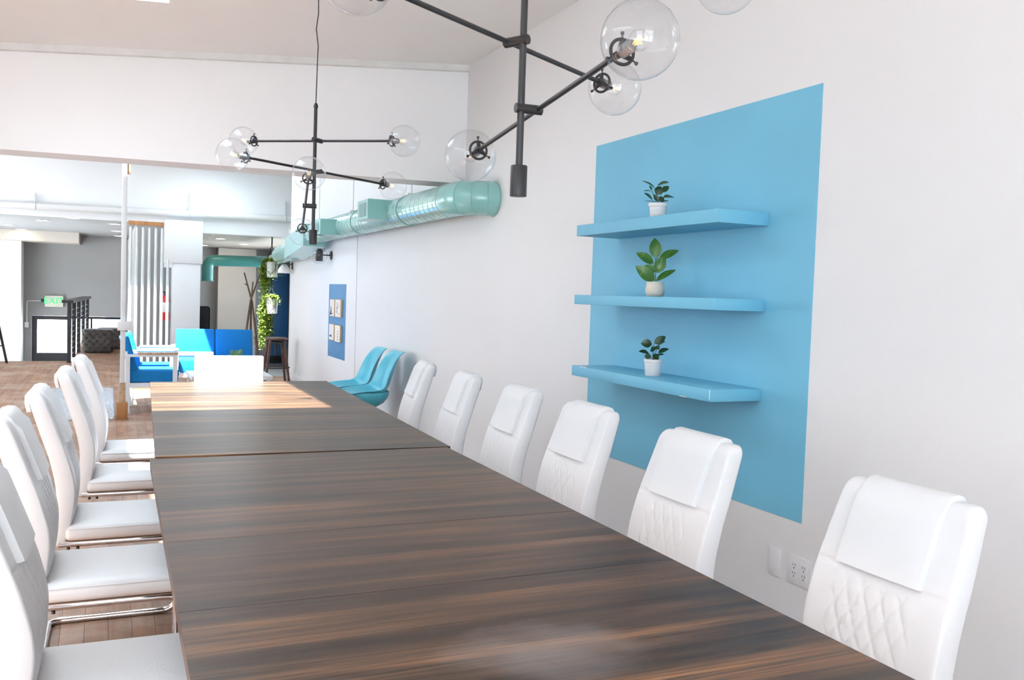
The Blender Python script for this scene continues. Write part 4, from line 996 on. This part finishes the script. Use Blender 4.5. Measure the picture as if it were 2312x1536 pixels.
# bar stool against the wall
t = thing('bar_stool', 'dark wooden bar stool with splayed legs below the hanging planters', 'stool', (2.19, 12.78, 0))
bm = bmesh.new(); lathe(bm, [(0.15, 0.61), (0.165, 0.617), (0.165, 0.635), (0.15, 0.645), (0, 0.640)], 28); finish('seat', bm, 'stool_wood', t, 40)
bm = bmesh.new(); cyl(bm, (0, 0, 0.40), (0, 0, 0.611), 0.018, 10); finish('spindle', bm, 'black_metal', t, 40)
bm = bmesh.new(); torus(bm, (0, 0, 0.575), 0.135, 0.014, (0, 0, 1), 24, 8); finish('seat_ring', bm, 'black_metal', t, 60)
bm = bmesh.new(); torus(bm, (0, 0, 0.22), 0.19, 0.008, (0, 0, 1), 28, 6); finish('foot_ring', bm, 'black_metal', t, 60)
for k in range(4):
    a = PI/4 + PI/2*k; bm = bmesh.new(); tube(bm, [(0.13*math.cos(a), 0.13*math.sin(a), 0.612), (0.235*math.cos(a), 0.235*math.sin(a), 0.0)], [0.022, 0.016], 8); finish('leg', bm, 'stool_wood', t, 40)

# hanging planters (two tiers on one cord set, each pot its own thing)
def planter(label, x, y, ztop, rim, drop, hook_z, seed, spill_r):
    t = thing('hanging_planter', label, 'hanging planter', (x, y, rim), 0, 'hanging planters by the back room')
    r0, r1, h = 0.118, 0.098, 0.275
    bm = bmesh.new(); lathe(bm, [(r1*0.9, -h), (r1, -h+0.01), (r0, 0.0), (r0-0.01, 0.002), (r0-0.014, -0.02), (0, -0.022)], 6); pot = finish('pot', bm, 'pot_white', t)
    pot.rotation_euler = (0.04, -0.08, 0.3)
    knot = Vector((0, 0, hook_z - rim - 0.14)) if hook_z - rim > 0.3 else Vector((0, 0, (hook_z-rim)*0.6))
    bm = bmesh.new(); tube(bm, [(0, 0, hook_z-rim), knot], 0.012, 7)
    for k in range(4):
        a = PI/2*k + 0.5; c, s = math.cos(a), math.sin(a)
        tube(bm, [knot, (c*(r0+0.004), s*(r0+0.004), 0.0), (c*(r1+0.012), s*(r1+0.012), -h*0.5)], 0.006, 5)
        for d in (-1, 1):
            a2 = a + d*PI/4; tube(bm, [(c*(r1+0.012), s*(r1+0.012), -h*0.5), (math.cos(a2)*r1, math.sin(a2)*r1, -h*0.85), (0, 0, -h-0.035)], 0.005, 5)
    finish('rope_net', bm, 'rope_black', t, 60)
    bm = bmesh.new(); rg = random.Random(seed)
    def bit(p, sz):
        d = Vector((rg.uniform(-1, 1), rg.uniform(-1, 1), rg.uniform(-0.8, 0.6))).normalized(); u, v = frame_of(d)
        q = [p, p + d*sz*0.5 + u*sz*0.35, p + d*sz, p + d*sz*0.5 - u*sz*0.35]; bm.faces.new([bm.verts.new(z) for z in q])
    for i in range(500):
        a = rg.uniform(0, 2*PI); r = (r0)*math.sqrt(rg.random()); bit(Vector((r*math.cos(a), r*math.sin(a), rg.uniform(-0.01, 0.085)*(1-r/r0*0.5))), rg.uniform(0.025, 0.05))
    # trailing strands to the left side (image left = -x mostly)
    for sidx in range(60):
        a = PI*0.78 + rg.gauss(0, 0.35); px, py = r0*1.02*math.cos(a), r0*1.02*math.sin(a); ln = drop*rg.uniform(0.35, 1.0)
        n = int(ln/0.022); ox = rg.uniform(-0.09, 0.06); 
        for i in range(n):
            f = i/n; p = Vector((px + ox*min(1, f*3) + rg.gauss(0, 0.018), py + rg.gauss(0, 0.02), 0.03 - ln*f)); 
            for _ in range(2): bit(p, rg.uniform(0.028, 0.055))
    for i in range(90):
        bit(Vector((0.03 + rg.gauss(0.04, 0.05), -0.1 + rg.gauss(0, 0.02), -spill_r*rg.random())), rg.uniform(0.02, 0.035))
    fo = finish('trailing_foliage', bm, 'trailing_leaf', t); fo['kind'] = 'stuff'
    return t
planter('upper hanging white planter in black rope net with trailing green foliage', 2.655, 16.1, 0, 1.808, 0.70, 2.2385, 11, 0.33)
planter('lower hanging white planter in black rope net with long trailing foliage', 2.665, 16.1, 0, 1.163, 0.97, 1.49, 12, 0.12)

# coat tree of crossed branches
t = thing('coat_tree', 'coat stand made of crossed bare branches behind the sofa', 'coat stand', (1.94, 13.4, 0))
CT = [((-0.17, 0, 0.0), (-0.02, 0.0, 1.15), (0.11, 0.0, 1.55), 'branch'), ((0.14, 0.02, 0.0), (0.005, 0.02, 1.12), (-0.115, 0.02, 1.55), 'branch'), ((0.0, 0.17, 0.0), (-0.008, 0.04, 1.1), (0.0, -0.06, 1.42), 'branch')]
for a, b, c, nme in CT:
    bm = bmesh.new(); tube(bm, [a, ((a[0]+b[0])/2+0.008, (a[1]+b[1])/2, (a[2]+b[2])/2), b, c], [0.019, 0.017, 0.014, 0.010], 7); finish(nme, bm, 'bark_twig', t, 60)
for p, q in (((0.065, 0, 1.40), (0.10, 0, 1.42)), ((-0.07, 0.02, 1.37), (-0.11, 0.02, 1.39)), ((-0.09, 0, 0.62), (-0.05, 0, 0.68)), ((0.075, 0.02, 0.55), (0.04, 0.02, 0.62))):
    bm = bmesh.new(); tube(bm, [p, q], [0.009, 0.006], 6); finish('twig', bm, 'bark_twig', t, 60)

# swivel chair in the back room
t = thing('office_chair', 'black office chair in the dim back room left of the coat stand', 'chair', (1.80, 18.2, -0.58), 0.5)
bm = bmesh.new(); box(bm, (-0.17, 0.16, 0.95), (0.17, 0.23, 1.52), 0.06, 4); finish('backrest', bm, 'black_fabric', t, 50)
bm = bmesh.new(); box(bm, (-0.24, -0.24, 0.82), (0.24, 0.22, 0.90), 0.03, 3); finish('seat', bm, 'black_fabric', t, 50)
bm = bmesh.new(); cyl(bm, (0, 0, 0.08), (0, 0, 0.82), 0.025, 12); finish('gas_lift', bm, 'black_fabric', t, 40)
for k in range(5):
    a = 2*PI*k/5; bm = bmesh.new(); tube(bm, [(0, 0, 0.10), (0.28*math.cos(a), 0.28*math.sin(a), 0.06)], [0.03, 0.018], 8); sphere(bm, (0.28*math.cos(a), 0.28*math.sin(a), 0.03), 0.03, 10, 8); finish('base_arm', bm, 'black_fabric', t, 40)

# back room, right: partition panels and doors
struct(one_box('wall_back_panel', (2.50, 22.9, -0.58), (3.40, 23.19, 2.29), 'taupe_paint'))
jb = struct(one_box('trim_3', (3.41, 22.95, -0.58), (3.66, 23.19, 1.98), 'violet_grey_paint'))
dr = struct(one_box('door_1', (3.67, 23.08, -0.575), (4.24, 23.14, 1.80), 'door_blue_paint', bev=0.003))
one_box('handle', (3.80, 23.03, 0.15), (3.86, 23.08, 0.80), 'black_metal', dr, 0.004)
one_box('kick_plate', (3.70, 23.07, -0.55), (4.20, 23.08, -0.38), 'black_metal', dr)

# far entrance: glazing and door
bm = bmesh.new()
for a, b in (((-1.555, 23.24, 0.47), (0.395, 23.30, 0.525)), ((-1.555, 23.24, -1.7), (-1.48, 23.30, 0.47)), ((-0.33, 23.24, -1.7), (-0.29, 23.30, 0.47)), ((0.355, 23.24, -0.19), (0.395, 23.30, 0.47))): box(bm, a, b)
wd = struct(finish('window_10', bm, 'black_metal')); one_box('pane', (-0.289, 23.265, -0.19), (0.354, 23.271, 0.469), 'window_glass', wd)
bm = bmesh.new()
for a, b in (((-1.478, 23.245, -1.69), (-1.445, 23.295, 0.468)), ((-0.78, 23.245, -1.69), (-0.735, 23.295, 0.468)), ((-1.445, 23.245, -1.69), (-0.78, 23.295, -0.335)), ((-1.445, 23.245, 0.44), (-0.78, 23.295, 0.468))): box(bm, a, b)
d2 = struct(finish('door_2', bm, 'black_metal')); one_box('pane', (-1.444, 23.267, -0.334), (-0.781, 23.273, 0.439), 'window_glass', d2)
one_box('side_pane', (-0.734, 23.267, -1.69), (-0.331, 23.273, 0.468), 'window_glass', d2)

# exit sign with conduit
t = thing('exit_sign', 'pale box exit sign with green EXIT letters above the entrance', 'exit sign', (-1.095, 23.2, 0.875))
one_box('housing', (-0.19, -0.09, -0.135), (0.19, -0.002, 0.125), 'exit_housing', t, 0.01)
cu = bpy.data.curves.new('exit_text', 'FONT'); cu.body = 'EXIT'; cu.size = 0.20; cu.align_x = 'CENTER'; cu.align_y = 'CENTER'; cu.extrude = 0.004; cu.space_character = 1.05
tmp = bpy.data.objects.new('tmp_text', cu); COL.objects.link(tmp); bpy.context.view_layer.update()
me = bpy.data.meshes.new_from_object(tmp.evaluated_get(bpy.context.evaluated_depsgraph_get())); bpy.data.objects.remove(tmp); bpy.data.curves.remove(cu)
me.materials.clear(); me.materials.append(MATS['exit_green'])
lo = bpy.data.objects.new('lettering', me); COL.objects.link(lo); lo.parent = t; lo.location = (-0.005, -0.095, 0.0); lo.rotation_euler = (PI/2, 0, 0)
bm = bmesh.new(); tube(bm, fillet([(-0.19, -0.03, 0.0), (-0.555, -0.03, -0.005), (-0.555, -0.03, -0.55)], 0.05, 4), 0.012, 6); box(bm, (-0.60, -0.06, -0.62), (-0.52, -0.002, -0.50)); finish('conduit', bm, 'wall_paint', t, 40)
for sx in (-1, 1):
    bm = bmesh.new(); sphere(bm, (sx*0.235, -0.06, 0.01), 0.038, 12, 8); cyl(bm, (sx*0.19, -0.05, 0.0), (sx*0.235, -0.05, 0.0), 0.012, 6); finish('lamp_head', bm, 'dark_bolt', t, 50)

# stair railing
t = thing('stair_railing', 'black cable railing with wide top rail beside the stairwell', 'railing', (-0.545, 16.3, 0))
RP = [(0.0, 0.0), (0.035, 1.15), (0.08, 2.35), (0.13, 3.7), (0.18, 5.1)]
for (x, y) in RP: one_box('post', (x-0.03, y-0.03, 0.0), (x+0.03, y+0.03, 0.985), 'black_metal', t)
bm = bmesh.new(); prism(bm, [(-0.11, -0.08), (0.06, -0.08), (0.25, 5.3), (0.09, 5.3)], 0.985, 1.03); finish('top_rail', bm, 'black_metal', t)
for i in range(9):
    z = 0.10 + i*0.095; bm = bmesh.new(); tube(bm, [(0, 0, z), (0.18, 5.1, z)], 0.004, 5); finish('cable', bm, 'galvanised', t)

# tufted ottomans
def ottoman(label, x, y, sx, sy, h):
    bm = bmesh.new(); N = 26
    def P(u, v, face):
        # superellipsoid cube with tufts
        return None
    import itertools
    c = {}
    bmesh.ops.create_cube(bm, size=1.0); bmesh.ops.subdivide_edges(bm, edges=bm.edges, cuts=N, use_grid_fill=True)
    for v in bm.verts:
        p = v.co * 2; q = Vector([math.copysign(abs(a)**1.0, a) for a in p]); n8 = (abs(q.x)**8 + abs(q.y)**8 + abs(q.z)**8)**(1/8.0); q = q / n8
        ax = max(range(3), key=lambda i: abs(q[i])); uv = [q[i] for i in range(3) if i != ax]
        if ax != 2:
            a = uv[0]*2.2 + uv[1]*1.6; b = uv[0]*2.2 - uv[1]*1.6
            d = math.hypot(a-round(a), b-round(b)); ln = min(abs(a-round(a)), abs(b-round(b)))
            q *= 1 - 0.10*math.exp(-(d/0.16)**2) - 0.03*math.exp(-(ln/0.07)**2)
        v.co = Vector((q.x*sx/2, q.y*sy/2, q.z*h/2 + h/2))
    o = finish('ottoman', bm, 'ottoman_velvet', None, 180); o.location = (x, y, 0.001)
    tag(o, label, 'ottoman', 'tufted ottomans by the railing')
ottoman('dark grey tufted ottoman right of the railing, the nearer one', -0.13, 18.75, 0.56, 0.56, 0.45)
ottoman('dark grey tufted ottoman partly hidden behind the nearer ottoman', 0.13, 19.9, 0.62, 0.6, 0.42)

# easel at the far left edge
t = thing('easel', 'black easel leg at the left edge beside the stairwell', 'easel', (-1.72, 16.2, 0))
for (x0, x1, yb) in ((0.29, 0.03, 0.0), (-0.29, -0.03, 0.0), (0.0, 0.0, 0.34)):
    bm = bmesh.new(); tube(bm, [(x0, yb, 0), (x1, 0.0 if yb == 0 else 0.03, 1.35)], 0.022, 6); finish('leg', bm, 'black_metal', t, 40)
bm = bmesh.new(); cyl(bm, (-0.235, 0, 0.28), (0.235, 0, 0.28), 0.012, 6); finish('cross_bar', bm, 'black_metal', t, 40)

# recessed ceiling lights
def downlight(label, x, y, z, group):
    t = thing('recessed_light', label, 'ceiling light', (x, y, z), 0, group)
    bm = bmesh.new(); lathe(bm, [(0.085, 0.0), (0.115, -0.001), (0.118, -0.006), (0.10, -0.008), (0.085, -0.004)], 24); finish('trim_ring', bm, 'lamp_ring', t, 50)
    bm = bmesh.new(); lathe(bm, [(0.085, -0.0035), (0.05, -0.0065), (0, -0.007)], 24); finish('lens', bm, 'lamp_lens', t, 60)
LL = [(-1.79, 20.3, 'recessed ceiling light in the left back room, first from the left edge'), (-1.66, 21.7, 'recessed ceiling light in the left back room, lowest of the left four'), (-1.04, 18.1, 'recessed ceiling light in the left back room, middle of the left four'), (-0.53, 16.95, 'recessed ceiling light in the left back room, rightmost of the left four'),
      (0.138, 17.95, 'recessed ceiling light left of the white post, topmost of its row'), (0.19, 20.3, 'recessed ceiling light left of the white post, second from the top of its row'), (0.25, 22.3, 'recessed ceiling light left of the white post, lowest of its row')]
for x, y, lb in LL: downlight(lb, x, y, 2.4195, 'lights in the left back room')
for x, y, lb in ((2.075, 18.75, 'recessed ceiling light above the coat stand in the right back room'), (2.79, 20.6, 'recessed ceiling light beside the hanging planters in the right back room'), (2.10, 22.2, 'recessed ceiling light farthest back, next to the white column')): downlight(lb, x, y, 2.2995, 'lights in the right back room')
# thermostat-like hooks on the soffit for the planters
for i, (px, lb) in enumerate(((1.62, 'small empty hook under the far header, nearest the column'), (2.10, 'small empty hook under the far header, nearer the planters'))):
    bm = bmesh.new(); pts = [(px, FHY+0.1, 2.24), (px, FHY+0.1, 2.20)] + [(px + 0.03*math.sin(a), FHY+0.1, 2.17 + 0.03*math.cos(a)) for a in [PI*k/6 for k in range(0, 10)]]
    tube(bm, pts, 0.006, 6); tag(finish('ceiling_hook', bm, 'white_metal', None, 60), lb, 'hook', 'hooks under the far header')
